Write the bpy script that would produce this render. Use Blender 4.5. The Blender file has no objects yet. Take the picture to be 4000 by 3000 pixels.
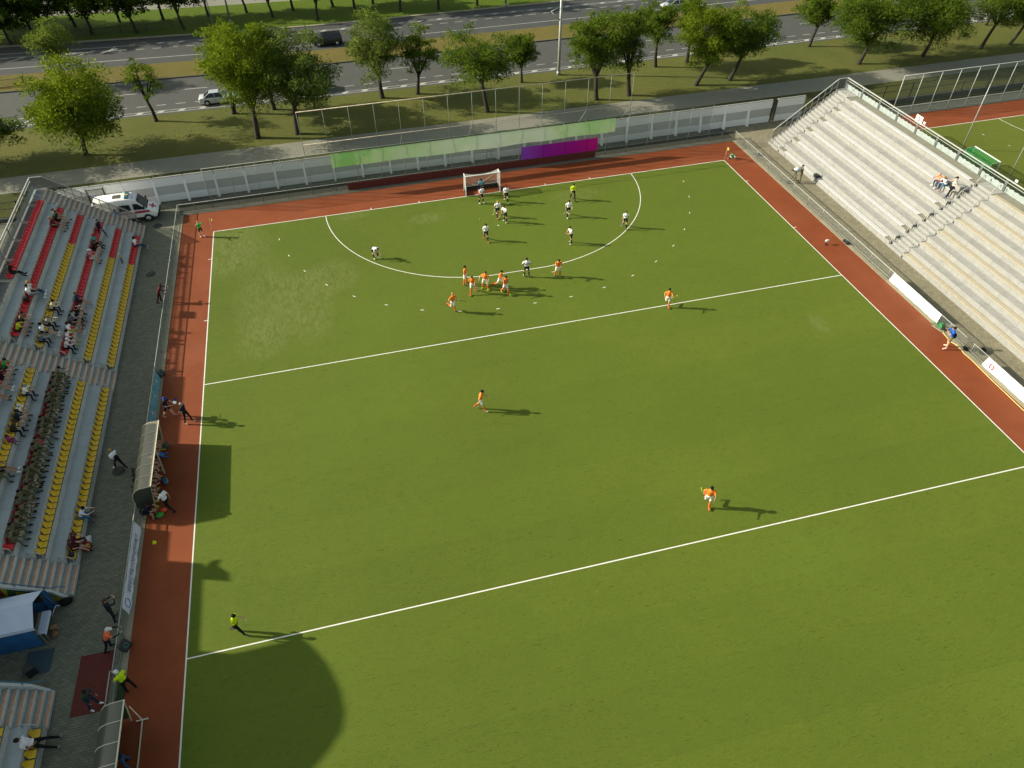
import bpy, math, random
import numpy as np
from mathutils import Vector, Matrix, Quaternion
R = math.radians
random.seed(7)
rng = np.random.default_rng(11)
sc = bpy.context.scene
C = sc.collection

# ------------------------------------------------------------------ camera
cam = bpy.data.cameras.new("camera")
co = bpy.data.objects.new("camera", cam); C.objects.link(co); sc.camera = co
_Rt = Vector((0.97065416, -0.2397208, -0.01909047)); _Up = Vector((0.18027399, 0.67280748, 0.71751751)); _Fw = Vector((0.15915966, 0.69990287, -0.69627881))
co.matrix_world = Matrix(((_Rt.x, _Up.x, -_Fw.x, -14.6075), (_Rt.y, _Up.y, -_Fw.y, -68.0126), (_Rt.z, _Up.z, -_Fw.z, 38.0274), (0, 0, 0, 1)))
cam.sensor_width = 36; cam.lens = 36 * 2835.6458 / 4000
cam.shift_x = 59.6906 / 4000; cam.shift_y = 40.8822 / 4000
cam.clip_start = 0.5; cam.clip_end = 2000
# ------------------------------------------------------------------ world, sun, exposure
SUN_EL = R(26.0); SD = Vector((0.9430, -0.3328, 0)).normalized()
w = bpy.data.worlds.new("World"); sc.world = w; w.use_nodes = True
nt = w.node_tree; bg = nt.nodes["Background"]
sky = nt.nodes.new("ShaderNodeTexSky"); sky.sky_type = 'NISHITA'; sky.sun_disc = False
sky.sun_elevation = SUN_EL; sky.sun_rotation = math.atan2(-SD.x, -SD.y)
sky.air_density = 1.0; sky.dust_density = 2.5
hs = nt.nodes.new('ShaderNodeHueSaturation'); hs.inputs['Saturation'].default_value = 0.55
nt.links.new(sky.outputs[0], hs.inputs['Color']); tint = nt.nodes.new('ShaderNodeMix'); tint.data_type = 'RGBA'; tint.blend_type = 'MULTIPLY'; tint.inputs[0].default_value = 1.0; tint.inputs[7].default_value = (0.93, 1.0, 0.90, 1)   # a hazy summer sky, a little warmer than clear blue
nt.links.new(hs.outputs[0], tint.inputs[6]); nt.links.new(tint.outputs[2], bg.inputs[0]); bg.inputs[1].default_value = 0.096
sun = bpy.data.lights.new("sun", 'SUN'); sun.energy = 4.5; sun.angle = R(0.55); sun.color = (1.0, 0.92, 0.75)
so = bpy.data.objects.new("sun", sun); C.objects.link(so)
_d = Vector((SD.x * math.cos(SUN_EL), SD.y * math.cos(SUN_EL), -math.sin(SUN_EL)))
so.rotation_euler = _d.to_track_quat('-Z', 'Y').to_euler(); so.location = (-60, 30, 40)
sc.view_settings.view_transform = 'Standard'; sc.view_settings.look = 'None'
sc.view_settings.exposure = 0.78; sc.view_settings.gamma = 1.0
sc.cycles.max_bounces = 6; sc.cycles.transparent_max_bounces = 24
sc.cycles.caustics_reflective = False; sc.cycles.caustics_refractive = False

# ------------------------------------------------------------------ materials
MATS = {}
def L(c):  # sRGB 0-255 -> linear
    return tuple(((v / 255) / 12.92 if v / 255 < .04045 else ((v / 255 + .055) / 1.055) ** 2.4) for v in c)
class NT:
    def __init__(s, name):
        s.m = bpy.data.materials.new(name); s.m.use_nodes = True; s.t = s.m.node_tree
        s.b = s.t.nodes["Principled BSDF"]; s.out = s.t.nodes["Material Output"]; MATS[name] = s.m
    def n(s, typ, ins=None, **kw):
        x = s.t.nodes.new("ShaderNode" + typ)
        for k, v in kw.items(): setattr(x, k, v)
        for k, v in (ins or {}).items():
            if isinstance(v, bpy.types.NodeSocket): s.t.links.new(v, x.inputs[k])
            else: x.inputs[k].default_value = v
        return x
    def l(s, a, b): s.t.links.new(a, b)
    def coord(s, which='Object', scale=(1, 1, 1), rot=(0, 0, 0)):
        t = s.n('TexCoord'); return s.n('Mapping', {'Vector': t.outputs[which], 'Scale': scale, 'Rotation': rot}).outputs[0]
    def noise(s, vec, scale, detail=4, rough=.55, dist=0):
        return s.n('TexNoise', {'Vector': vec, 'Scale': scale, 'Detail': detail, 'Roughness': rough, 'Distortion': dist}).outputs['Fac']
    def ramp(s, fac, a, b, ca=0., cb=1.):
        return s.n('MapRange', {'Value': fac, 'From Min': a, 'From Max': b, 'To Min': ca, 'To Max': cb}, clamp=True).outputs[0]
    def mix(s, fac, a, b, bt='MIX'):
        x = s.n('Mix', data_type='RGBA', blend_type=bt)
        for sock, v in ((x.inputs[0], fac), (x.inputs[6], a), (x.inputs[7], b)):
            if isinstance(v, bpy.types.NodeSocket): s.l(v, sock)
            elif isinstance(v, (int, float)): sock.default_value = v
            else: sock.default_value = (*v[:3], 1)
        return x.outputs[2]
    def col(s, c):
        if isinstance(c, bpy.types.NodeSocket): s.l(c, s.b.inputs['Base Color'])
        else: s.b.inputs['Base Color'].default_value = (*c[:3], 1)
        return s
    def fin(s, rough=.7, metal=0., bump=None, bs=.3, bd=.05, spec=.4):
        s.b.inputs['Roughness'].default_value = rough; s.b.inputs['Metallic'].default_value = metal
        s.b.inputs['Specular IOR Level'].default_value = spec
        if bump is not None:
            s.l(s.n('Bump', {'Height': bump, 'Strength': bs, 'Distance': bd}).outputs[0], s.b.inputs['Normal'])
        return s.m
def mul(c, k): return tuple(min(1, v * k) for v in c)
def M(name, c, rough=.6, var=.12, scale=4., metal=0., bump=0., spec=.4, fine=0):
    if name in MATS: return MATS[name]
    s = NT(name); v = s.coord()
    f = s.ramp(s.noise(v, scale, 5), .3, .7)
    col = s.mix(f, mul(c, 1 - var), mul(c, 1 + var))
    if fine: col = s.mix(s.ramp(s.noise(v, fine, 2), .35, .65), mul(c, 1 - var), col)
    s.col(col)
    return s.fin(rough, metal, s.noise(v, scale * 4, 3) if bump else None, bump, spec=spec)
def cloth(c, rough=.85):
    n = 'cloth_%02x%02x%02x' % tuple(int(max(0, min(255, v))) for v in c)
    return M(n, L(c), rough, .16, 14., spec=.2, bump=.15)

# turf: short artificial grass with brushed streaks, worn pale patches near the far left corner and goal
def turf_mat(name, worn=True, base=(.100, .138, .0135)):
    s = NT(name); v = s.coord()
    st = s.coord(scale=(1.0, 1.0, 1), rot=(0, 0, .5))
    big = s.ramp(s.noise(v, .045, 3), .35, .65)
    mid = s.ramp(s.noise(st, .55, 5, .6, 1.2), .3, .7)
    ti = s.coord(scale=(.9, 3.4, 1), rot=(0, 0, -.35))
    fine = s.ramp(s.noise(ti, 3.2, 4, .7, 2.0), .28, .72)
    grit = s.ramp(s.noise(v, 26., 2, .7), .3, .7)
    c = s.mix(big, mul(base, .93), mul(base, 1.06))
    sy = s.n('SeparateXYZ', {0: s.n('TexCoord').outputs['Object']}).outputs[1]
    fl = s.n('Math', {0: s.n('Math', {0: sy, 1: 3.8}, operation='DIVIDE').outputs[0]}, operation='FLOOR').outputs[0]
    wn = s.n('TexWhiteNoise', {'W': fl}, noise_dimensions='1D').outputs['Value']
    c = s.mix(1., c, s.mix(wn, (.955, .96, .96), (1.04, 1.036, 1.032)), 'MULTIPLY')
    seam = s.ramp(s.n('Math', {0: s.n('Math', {0: sy, 1: 3.8}, operation='DIVIDE').outputs[0]}, operation='FRACT').outputs[0], 0, .014, .92, 1.)
    c = s.mix(1., c, s.n('CombineXYZ', {0: seam, 1: seam, 2: seam}).outputs[0], 'MULTIPLY')
    c = s.mix(s.n('Math', {0: mid, 1: .35}, operation='MULTIPLY').outputs[0], c, s.mix(1., c, (.80, .84, .8), 'MULTIPLY'))
    c = s.mix(s.n('Math', {0: fine, 1: .75}, operation='MULTIPLY').outputs[0], s.mix(1., c, (1.16, 1.13, 1.1), 'MULTIPLY'), s.mix(1., c, (.78, .82, .8), 'MULTIPLY'))
    c = s.mix(s.n('Math', {0: grit, 1: .3}, operation='MULTIPLY').outputs[0], c, s.mix(1., c, (.7, .74, .7), 'MULTIPLY'))
    sk = s.ramp(s.noise(s.coord(scale=(.5, 2.2, 1), rot=(0, 0, .25)), 2.3, 3, .62, 3.0), .59, .67)
    c = s.mix(s.n('Math', {0: sk, 1: .6}, operation='MULTIPLY').outputs[0], c, mul(base, .45))
    if worn:
        pale = s.mix(fine, (.17, .185, .062), (.145, .165, .05))
        def patch(x, y, rx, ry, amt):
            nonlocal c
            t = s.n('TexCoord')
            mp = s.n('Mapping', {'Vector': t.outputs['Object'], 'Location': (-x / rx, -y / ry, 0), 'Scale': (1 / rx, 1 / ry, 0)}).outputs[0]
            ln = s.n('VectorMath', {0: mp}, operation='LENGTH').outputs['Value']
            m = s.ramp(ln, .25, 1.0, 1., 0.)
            nz = s.noise(s.coord(scale=(1.5, .45, 1)), 1.1, 9, .76, 2.6)
            f = s.n('Math', {0: s.ramp(m, 0, .55), 1: s.ramp(nz, .43, .66)}, operation='MULTIPLY').outputs[0]
            c = s.mix(s.n('Math', {0: f, 1: min(.95, amt * 1.9)}, operation='MULTIPLY').outputs[0], c, pale)
        patch(-26.0, -4.0, 4.5, 5.2, .5); patch(-22.5, -13.5, 3.2, 7.5, .42); patch(-19.0, -14.5, 2.6, 6.5, .45); patch(-16.5, -10.8, 2.6, 3.2, .42)
        patch(9.2, -2.9, 3.2, 1.5, .4); patch(-6.5, -3.2, 2.2, 1.2, .45); patch(-14.0, -.8, 2.2, .8, .4); patch(-23, -18.5, 2.6, 3.2, .3); patch(21.8, -28.5, .8, 1.5, .4)
    s.col(c)
    return s.fin(.85, 0, fine, .4, .03, spec=.2)
m_turf = turf_mat('turf_green'); m_turf2 = turf_mat('turf_neighbour', False, (.118, .142, .017))
def track_mat():
    s = NT('track_red'); v = s.coord(); b = (.22, .052, .0145)
    f = s.ramp(s.noise(v, .35, 6, .65), .3, .7); g = s.ramp(s.noise(v, 18., 3, .7), .3, .7)
    c = s.mix(f, mul(b, .86), mul(b, 1.12)); c = s.mix(s.n('Math', {0: g, 1: .35}, operation='MULTIPLY').outputs[0], c, mul(b, .62))
    dust = s.ramp(s.noise(v, .13, 5, .6, .8), .5, .75); c = s.mix(s.n('Math', {0: dust, 1: .22}, operation='MULTIPLY').outputs[0], c, (.30, .12, .07))
    s.col(c); return s.fin(.8, 0, g, .3, .02, spec=.25)
m_track = track_mat()
def paver(name, base, w_, h_, rot=0., mortar=.45, var=.3, dirt=.35):
    s = NT(name); v = s.coord(rot=(0, 0, rot))
    br = s.n('TexBrick', {'Vector': v, 'Scale': 1., 'Mortar Size': .012, 'Mortar Smooth': .2, 'Bias': 0., 'Brick Width': w_, 'Row Height': h_, 'Color1': (*mul(base, 1 + var), 1), 'Color2': (*mul(base, 1 - var), 1), 'Mortar': (*mul(base, mortar), 1)})
    d = s.ramp(s.noise(v, .5, 6, .65), .35, .7); c = s.mix(s.n('Math', {0: d, 1: dirt}, operation='MULTIPLY').outputs[0], br.outputs['Color'], mul(base, .55))
    g = s.ramp(s.noise(v, 40, 2), .3, .7); c = s.mix(s.n('Math', {0: g, 1: .25}, operation='MULTIPLY').outputs[0], c, mul(base, .6))
    s.col(c); return s.fin(.85, 0, br.outputs['Fac'], -.4, .02, spec=.25)
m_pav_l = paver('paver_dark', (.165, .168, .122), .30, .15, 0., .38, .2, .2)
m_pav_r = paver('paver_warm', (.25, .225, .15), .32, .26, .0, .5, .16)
m_side = paver('paver_sidewalk', (.245, .24, .19), .24, .12, math.pi / 2, .6, .1, .25)
def concrete(name, base, stain=.45, sc_=1., dark=.5):
    s = NT(name); v = s.coord()
    a = s.ramp(s.noise(v, .7 * sc_, 7, .68, .6), .35, .72); b = s.ramp(s.noise(s.coord(scale=(1, 1, .25)), 5 * sc_, 5, .7), .35, .7); g = s.ramp(s.noise(v, 45, 2, .6), .3, .7)
    c = s.mix(s.n('Math', {0: a, 1: stain}, operation='MULTIPLY').outputs[0], base, mul(base, dark))
    c = s.mix(s.n('Math', {0: b, 1: stain * .7}, operation='MULTIPLY').outputs[0], c, (base[0] * dark * 1.1, base[1] * dark, base[2] * dark * .85))
    c = s.mix(s.n('Math', {0: g, 1: .2}, operation='MULTIPLY').outputs[0], c, mul(base, .7))
    s.col(c); return s.fin(.88, 0, g, .25, .01, spec=.25)
m_conc_r = concrete('concrete_pale', (.31, .31, .295), .55, 1.6, .6)
m_conc_rt = concrete('concrete_tread', (.42, .42, .40), .75, 1.2, .55)
m_conc_rf = concrete('concrete_whitewashed', (.315, .315, .302), .65, 2.6, .58)
m_conc_l = concrete('concrete_grey', (.40, .445, .45), .45, 1.3, .6)
m_conc_lr = concrete('concrete_riser', (.56, .56, .52), .55, 1.5, .5)
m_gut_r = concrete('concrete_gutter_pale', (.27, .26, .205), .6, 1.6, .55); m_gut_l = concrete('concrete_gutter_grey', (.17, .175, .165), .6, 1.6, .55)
m_kerb = concrete('concrete_kerb', (.34, .31, .22), .6, 1.5, .45)
m_plinth = concrete('concrete_plinth', (.10, .11, .09), .5, 1.5, .5)
m_wallw = concrete('wall_white', (.92, .92, .91), .08, .8, .88)
m_wallg = concrete('wall_grey', (.56, .56, .54), .12, .8, .85)
m_asph = M('asphalt', (.066, .068, .062), .9, .14, .5, fine=30.)
m_asph2 = M('asphalt_patched', (.055, .058, .056), .9, .2, .25, fine=30.)
m_mark = M('road_paint', (.38, .375, .34), .8, .22, 3.)
m_line = M('pitch_paint', (.72, .70, .62), .8, .08, 3.)
def grass(name, a, b, sc_=.5):
    s = NT(name); v = s.coord()
    f = s.ramp(s.noise(v, .16 * sc_, 6, .65, .5), .35, .65); g = s.ramp(s.noise(v, 2.2, 5, .7), .3, .7); h = s.ramp(s.noise(s.coord(scale=(1, 2.5, 1)), 14, 3, .7), .3, .7)
    c = s.mix(f, a, b); c = s.mix(s.n('Math', {0: g, 1: .45}, operation='MULTIPLY').outputs[0], c, mul(a, .62)); c = s.mix(s.n('Math', {0: h, 1: .4}, operation='MULTIPLY').outputs[0], c, mul(b, .55))
    s.col(c); return s.fin(.95, 0, h, .7, .08, spec=.15)
m_dry = grass('grass_dry', (.104, .126, .027), (.158, .155, .038)); m_med = grass('grass_median', (.15, .135, .034), (.20, .155, .045)); m_lush = grass('grass_lush', (.085, .145, .006), (.11, .165, .010))
m_verge = grass('grass_verge', (.062, .078, .018), (.10, .10, .025))
m_steel = M('steel_galvanised', (.25, .27, .26), .5, .12, 6., .35)
m_steel_l = M('steel_light', (.40, .41, .385), .5, .1, 6., .2)
m_fpost = M('steel_weathered', (.20, .215, .20), .6, .2, 6., .2)
m_rust = M('steel_rusty', (.52, .44, .34), .7, .35, 3., .1)
m_black = M('black_metal', (.018, .018, .018), .55, .2, 5.)
m_rubber = M('rubber_black', (.02, .02, .02), .85, .2, 8.)
m_darkgrey = M('matt_dark_grey', (.05, .053, .055), .85, .2, 8.)
m_stripe = M('nosing_orange', (.50, .235, .11), .85, .25, 6.)
m_plank_w = M('plank_white', (.53, .53, .53), .6, .06, 2.); m_plank_c = M('plank_cream', (.43, .375, .27), .6, .07, 2.)
m_red = M('seat_red', (.66, .022, .030), .4, .18, 2.); m_yel = M('seat_yellow', (.70, .44, .014), .4, .15, 2.)
m_white = M('paint_white', (.80, .80, .78), .45, .04, 3.); m_glass = M('car_glass', (.012, .016, .02), .08, .1, 2., spec=.6)
m_silver = M('car_silver', (.52, .55, .56), .28, .04, 2., .4); m_cblack = M('car_black', (.010, .011, .013), .2, .1, 2., spec=.6)
m_tyre = M('tyre', (.014, .014, .014), .85, .1, 9.); m_rim = M('rim', (.50, .50, .50), .35, .1, 5., .6)
m_lred = M('lamp_red', (.35, .012, .012), .3, .05, 3.); m_lclear = M('lamp_clear', (.7, .7, .66), .2, .05, 3.); m_lblue = M('lamp_blue', (.03, .07, .32), .3, .05, 3.); m_teal = M('lightbar_teal', (.02, .10, .13), .3, .1, 3.)
m_bark = M('bark', (.032, .026, .018), .95, .35, 6., bump=.5)
m_barkd = M('bark_dark', (.035, .03, .02), .95, .35, 6., bump=.5)
def leaf(name, a, b, trans=.5):
    s = NT(name); g = s.n('NewGeometry'); r = g.outputs['Random Per Island']
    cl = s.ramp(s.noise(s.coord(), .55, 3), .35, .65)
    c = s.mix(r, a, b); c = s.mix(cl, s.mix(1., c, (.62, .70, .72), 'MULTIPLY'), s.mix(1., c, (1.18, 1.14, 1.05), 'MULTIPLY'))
    d = s.n('BsdfDiffuse', {'Color': c}); tr = s.n('BsdfTranslucent', {'Color': s.mix(1., c, (1.25, 1.2, .6), 'MULTIPLY')})
    mx = s.n('MixShader', {0: trans, 1: d.outputs[0], 2: tr.outputs[0]}); s.l(mx.outputs[0], s.out.inputs[0]); return s.m
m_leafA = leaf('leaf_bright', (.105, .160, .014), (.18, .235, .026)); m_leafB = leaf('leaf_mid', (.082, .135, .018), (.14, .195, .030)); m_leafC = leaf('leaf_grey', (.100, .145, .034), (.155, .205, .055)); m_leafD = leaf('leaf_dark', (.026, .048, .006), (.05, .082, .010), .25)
def mesh_mat(name, c, alpha):
    s = NT(name); d = s.n('BsdfDiffuse', {'Color': (*c, 1)}); t = s.n('BsdfTransparent')
    mx = s.n('MixShader', {0: alpha, 1: t.outputs[0], 2: d.outputs[0]}); s.l(mx.outputs[0], s.out.inputs[0]); return s.m
m_mesh = mesh_mat('wire_mesh', (.20, .26, .22), .26); m_mesh2 = mesh_mat('wire_mesh_thin', (.2, .24, .2), .10); m_meshd = mesh_mat('wire_mesh_dark', (.03, .045, .035), .6)
m_net = mesh_mat('goal_net', (.72, .70, .64), .32); m_netg = mesh_mat('net_green', (.02, .30, .09), .42); m_meshr = mesh_mat('wire_mesh_right', (.16, .18, .16), .22); m_rail = mesh_mat('bar_grille', (.03, .035, .03), .45)

# ------------------------------------------------------------------ mesh building
class MB:
    def __init__(s): s.v = []; s.f = []; s.m = []; s.sm = []
    def add(s, vs, fs, mi=0, smooth=False):
        o = len(s.v); s.v += [tuple(p) for p in vs]
        for f in fs: s.f.append([o + i for i in f]); s.m.append(mi); s.sm.append(smooth)
        return s
    def box(s, x0, x1, y0, y1, z0, z1, mi=0, T=None):
        vs = [(x, y, z) for x in (x0, x1) for y in (y0, y1) for z in (z0, z1)]
        if T is not None: vs = [T @ Vector(p) for p in vs]
        return s.add(vs, [(0, 1, 3, 2), (4, 6, 7, 5), (0, 4, 5, 1), (2, 3, 7, 6), (0, 2, 6, 4), (1, 5, 7, 3)], mi)
    def bar(s, a, b, w_, h_=None, mi=0, up=(0, 0, 1)):   # rectangular bar between two points
        a, b = Vector(a), Vector(b); d = b - a; ln = d.length; d.normalize(); h_ = h_ or w_
        u = Vector(up)
        if abs(d.dot(u)) > .95: u = Vector((1, 0, 0))
        x = d.cross(u).normalized(); y = x.cross(d)
        vs = [p + x * sx * w_ / 2 + y * sy * h_ / 2 for p in (a, b) for sx in (-1, 1) for sy in (-1, 1)]
        return s.add(vs, [(0, 1, 3, 2), (4, 6, 7, 5), (0, 4, 5, 1), (2, 3, 7, 6), (0, 2, 6, 4), (1, 5, 7, 3)], mi)
    def tube(s, pts, r, n=8, mi=0, cap=True):
        pts = [Vector(p) for p in pts]; rs = r if isinstance(r, (list, tuple)) else [r] * len(pts); rings = []; px = None
        for i, p in enumerate(pts):
            d = (pts[min(i + 1, len(pts) - 1)] - pts[max(i - 1, 0)]).normalized()
            if px is None:
                u = Vector((0, 0, 1)) if abs(d.z) < .9 else Vector((1, 0, 0)); px = d.cross(u).normalized()
            else: px = (px - d * px.dot(d)).normalized()
            y = d.cross(px); rings.append([p + (px * math.cos(2 * math.pi * k / n) + y * math.sin(2 * math.pi * k / n)) * rs[i] for k in range(n)])
        vs = [q for g in rings for q in g]; fs = []
        for i in range(len(rings) - 1):
            for k in range(n): fs.append((i * n + k, i * n + (k + 1) % n, (i + 1) * n + (k + 1) % n, (i + 1) * n + k))
        if cap: fs.append(tuple(range(n - 1, -1, -1))); fs.append(tuple((len(rings) - 1) * n + k for k in range(n)))
        return s.add(vs, fs, mi, True)
    def prism(s, poly, ax, t0, t1, mi=0):   # poly in the two other axes, extruded along ax
        def P(a, b, t): return (t, a, b) if ax == 'x' else (a, t, b) if ax == 'y' else (a, b, t)
        n = len(poly); vs = [P(a, b, t) for t in (t0, t1) for a, b in poly]
        fs = [tuple(range(n)), tuple(range(2 * n - 1, n - 1, -1))] + [(i, n + i, n + (i + 1) % n, (i + 1) % n) for i in range(n)]
        return s.add(vs, fs, mi)
    def loft(s, secs, mi=0, smooth=True, cap=True):
        n = len(secs[0]); vs = [p for g in secs for p in g]; fs = []
        for i in range(len(secs) - 1):
            for k in range(n): fs.append((i * n + k, i * n + (k + 1) % n, (i + 1) * n + (k + 1) % n, (i + 1) * n + k))
        if cap: fs.append(tuple(range(n - 1, -1, -1))); fs.append(tuple((len(secs) - 1) * n + k for k in range(n)))
        return s.add(vs, fs, mi, smooth)
    def ell(s, c, rx, ry, rz, n=10, m=6, mi=0, T=None):
        vs = []; 
        for i in range(m + 1):
            a = math.pi * i / m
            for k in range(n): vs.append(Vector((c[0] + rx * math.sin(a) * math.cos(2 * math.pi * k / n), c[1] + ry * math.sin(a) * math.sin(2 * math.pi * k / n), c[2] + rz * math.cos(a))))
        if T is not None: vs = [T @ p for p in vs]
        return s.add(vs, [(i * n + k, (i + 1) * n + k, (i + 1) * n + (k + 1) % n, i * n + (k + 1) % n) for i in range(m) for k in range(n)], mi, True)
    def mesh(s, name, mats, bevel=0):
        me = bpy.data.meshes.new(name); me.from_pydata([tuple(p) for p in s.v], [], s.f)
        for m_ in (mats if isinstance(mats, (list, tuple)) else [mats]): me.materials.append(m_)
        me.polygons.foreach_set('material_index', s.m); me.polygons.foreach_set('use_smooth', s.sm)
        import bmesh
        b = bmesh.new(); b.from_mesh(me); bmesh.ops.recalc_face_normals(b, faces=b.faces)
        if bevel: bmesh.ops.bevel(b, geom=[e for e in b.edges if e.is_manifold and e.calc_face_angle(0) > .5], offset=bevel, segments=2, affect='EDGES', profile=.6)
        b.to_mesh(me); b.free(); me.update(); return me
def ob(name, me, parent=None, loc=(0, 0, 0), rz=0., scale=None):
    o = bpy.data.objects.new(name, me); C.objects.link(o); o.location = loc; o.rotation_euler = (0, 0, rz)
    if scale: o.scale = scale if isinstance(scale, (tuple, list)) else (scale,) * 3
    if parent: o.parent = parent
    return o
def tag(o, label=None, cat=None, group=None, kind=None):
    if label: o['label'] = label
    if cat: o['category'] = cat
    if group: o['group'] = group
    if kind: o['kind'] = kind
    return o
def thing(name, label, cat, loc=(0, 0, 0), rz=0., group=None, scale=None):
    return tag(ob(name, None, None, loc, rz, scale), label, cat, group)
def part(name, mb, mats, parent, bevel=0, label=None):
    o = ob(name, mb.mesh(name, mats, bevel), parent)
    if label: o['label'] = label
    return o
def solo(name, mb, mats, label, cat, group=None, loc=(0, 0, 0), rz=0., bevel=0):
    return tag(ob(name, mb.mesh(name, mats, bevel), None, loc, rz), label, cat, group)
def struct(name, mb, mats):
    o = ob(name, mb.mesh(name, mats)); o['kind'] = 'structure'; return o
def stuff(name, mb, mats):
    o = ob(name, mb.mesh(name, mats)); o['kind'] = 'stuff'; return o
def dup(o, loc, rz=None, label=None, scale=None):
    c = o.copy(); C.objects.link(c); c.location = loc
    if rz is not None: c.rotation_euler = (0, 0, rz)
    if label: c['label'] = label
    if scale: c.scale = scale
    for ch in o.children:
        d = ch.copy(); C.objects.link(d); d.parent = c
        for g in ch.children: e = g.copy(); C.objects.link(e); e.parent = d
    return c
TXT = {}
def text_mb(txt, size, T, mat, name, parent, align='CENTER', depth=.003, bold=0.):
    cu = bpy.data.curves.new('t', 'FONT'); cu.body = txt; cu.size = size; cu.align_x = align; cu.align_y = 'CENTER'; cu.extrude = depth; cu.offset = bold; cu.resolution_u = 2
    o = bpy.data.objects.new('t', cu); C.objects.link(o)
    me = bpy.data.meshes.new_from_object(o.evaluated_get(bpy.context.evaluated_depsgraph_get()))
    bpy.data.objects.remove(o); me.transform(T); me.materials.clear(); me.materials.append(mat)
    return ob(name, me, parent)
def frame(o, x, y):  # 4x4 from origin and in-plane axes
    x = Vector(x).normalized(); y = Vector(y).normalized(); z = x.cross(y)
    return Matrix(((x.x, y.x, z.x, o[0]), (x.y, y.y, z.y, o[1]), (x.z, y.z, z.z, o[2]), (0, 0, 0, 1)))
ORD = ['first', 'second', 'third', 'fourth', 'fifth', 'sixth', 'seventh', 'eighth', 'ninth', 'tenth', 'eleventh', 'twelfth', 'thirteenth', 'fourteenth', 'fifteenth', 'sixteenth', 'seventeenth', 'eighteenth', 'nineteenth', 'twentieth']
_T = {2: 'twenty', 3: 'thirty', 4: 'forty'}
def ordn(i):
    if i < 20: return ORD[i]
    t, u = divmod(i + 1, 10)
    return (_T[t][:-1] + 'ieth') if u == 0 else _T[t] + '-' + ORD[u - 1]

# ================================================================== SETTING
def bend(x, y):
    amp = max(0., min(2.6, (y - 18) / 17.)) 
    t = max(0., (-14 - x) / 28.)
    return amp * min(t, 2.5) ** 1.15
def strip(mb, x0, x1, y0, y1, z, mi=0, z1=None, step=4.):
    n = max(1, int((x1 - x0) / step)); vs = []; fs = []
    for i in range(n + 1):
        x = x0 + (x1 - x0) * i / n
        vs += [(x, y0 + bend(x, y0), z), (x, y1 + bend(x, y1), z)]
    for i in range(n): fs.append((2 * i, 2 * i + 2, 2 * i + 3, 2 * i + 1))
    if z1 is not None:   # side faces down to z1 (a raised slab)
        o = len(vs); vs += [(a, b, z1) for a, b, c in vs[:o]]
        for i in range(n): fs.append((2 * i, o + 2 * i, o + 2 * i + 2, 2 * i + 2)); fs.append((2 * i + 1, 2 * i + 3, o + 2 * i + 3, o + 2 * i + 1))
    return mb.add(vs, fs, mi)
XA, XB = -150., 230.
struct('ground', MB().add([(-700, -400, -.16), (900, -400, -.16), (900, 900, -.16), (-700, 900, -.16)], [(0, 1, 2, 3)]), m_verge)
# grass strips, roads, pavements
struct('grass_verge', strip(MB(), XA, XB, 7.6, 14.2, -.03, 0, -.2), m_verge)
struct('sidewalk', strip(MB(), XA, XB, 14.2, 18.15, -.015, 0, -.2), m_side)
struct('grass_strip', strip(MB(), XA, XB, 18.15, 30.55, -.02, 0, -.2), m_dry)
struct('near_road', strip(MB(), XA, XB, 30.4, 42.6, -.08), m_asph)
struct('median_kerb', strip(strip(MB(), XA, XB, 42.55, 42.72, .07, 0, -.2), XA, XB, 48.5, 48.66, .05, 0, -.2), m_plinth)
struct('median_grass', strip(MB(), XA, XB, 42.72, 48.5, .075, 0, -.2), m_med)
struct('far_road', strip(MB(), XA, XB, 48.6, 60.1, -.08), m_asph2)
struct('far_kerb', strip(MB(), XA, XB, 60.1, 60.6, .03, 0, -.2), m_kerb)
struct('far_lawn', strip(MB(), XA, XB, 60.6, 74.6, .0, 0, -.2), m_lush)
struct('far_pavement', strip(MB(), XA, XB, 74.6, 86.5, -.01, 0, -.2), m_side)
struct('far_grass', strip(MB(), XA, XB, 86.5, 150, -.005, 0, -.2), m_lush)
mk = MB()
def dashes(y, x0, x1, ln, gap, wd, z=-.076):
    x = x0
    while x < x1: strip(mk, x, x + ln, y - wd / 2, y + wd / 2, z, 0, None, 3.); x += ln + gap
dashes(33.75, -80, 150, 1.25, 1.2, .14); dashes(38.3, -97, 150, 3., 6.2, .14)
strip(mk, -100, 150, 31.22, 31.34, -.076); strip(mk, -100, 150, 31.86, 31.97, -.076)
x = -75.
while x < 150:
    b = [(x, 31.34), (x + .75, 31.34), (x + 1.15, 31.86), (x + .4, 31.86)]
    mk.add([(a, c + bend(a, c), -.072) for a, c in b], [(0, 1, 2, 3)]); x += 2.62
strip(mk, -100, 150, 51.3, 51.45, -.076); dashes(55.35, -80, 150, 1.25, 1.2, .14); strip(mk, -38, 150, 57.2, 57.3, -.076); strip(mk, -38, 150, 57.75, 57.85, -.076)
x = -38.
while x < 150:
    b = [(x, 57.3), (x + .7, 57.3), (x + 1.3, 57.75), (x + .6, 57.75)]
    mk.add([(a, c + bend(a, c), -.072) for a, c in b], [(0, 1, 2, 3)]); x += 3.1
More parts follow.
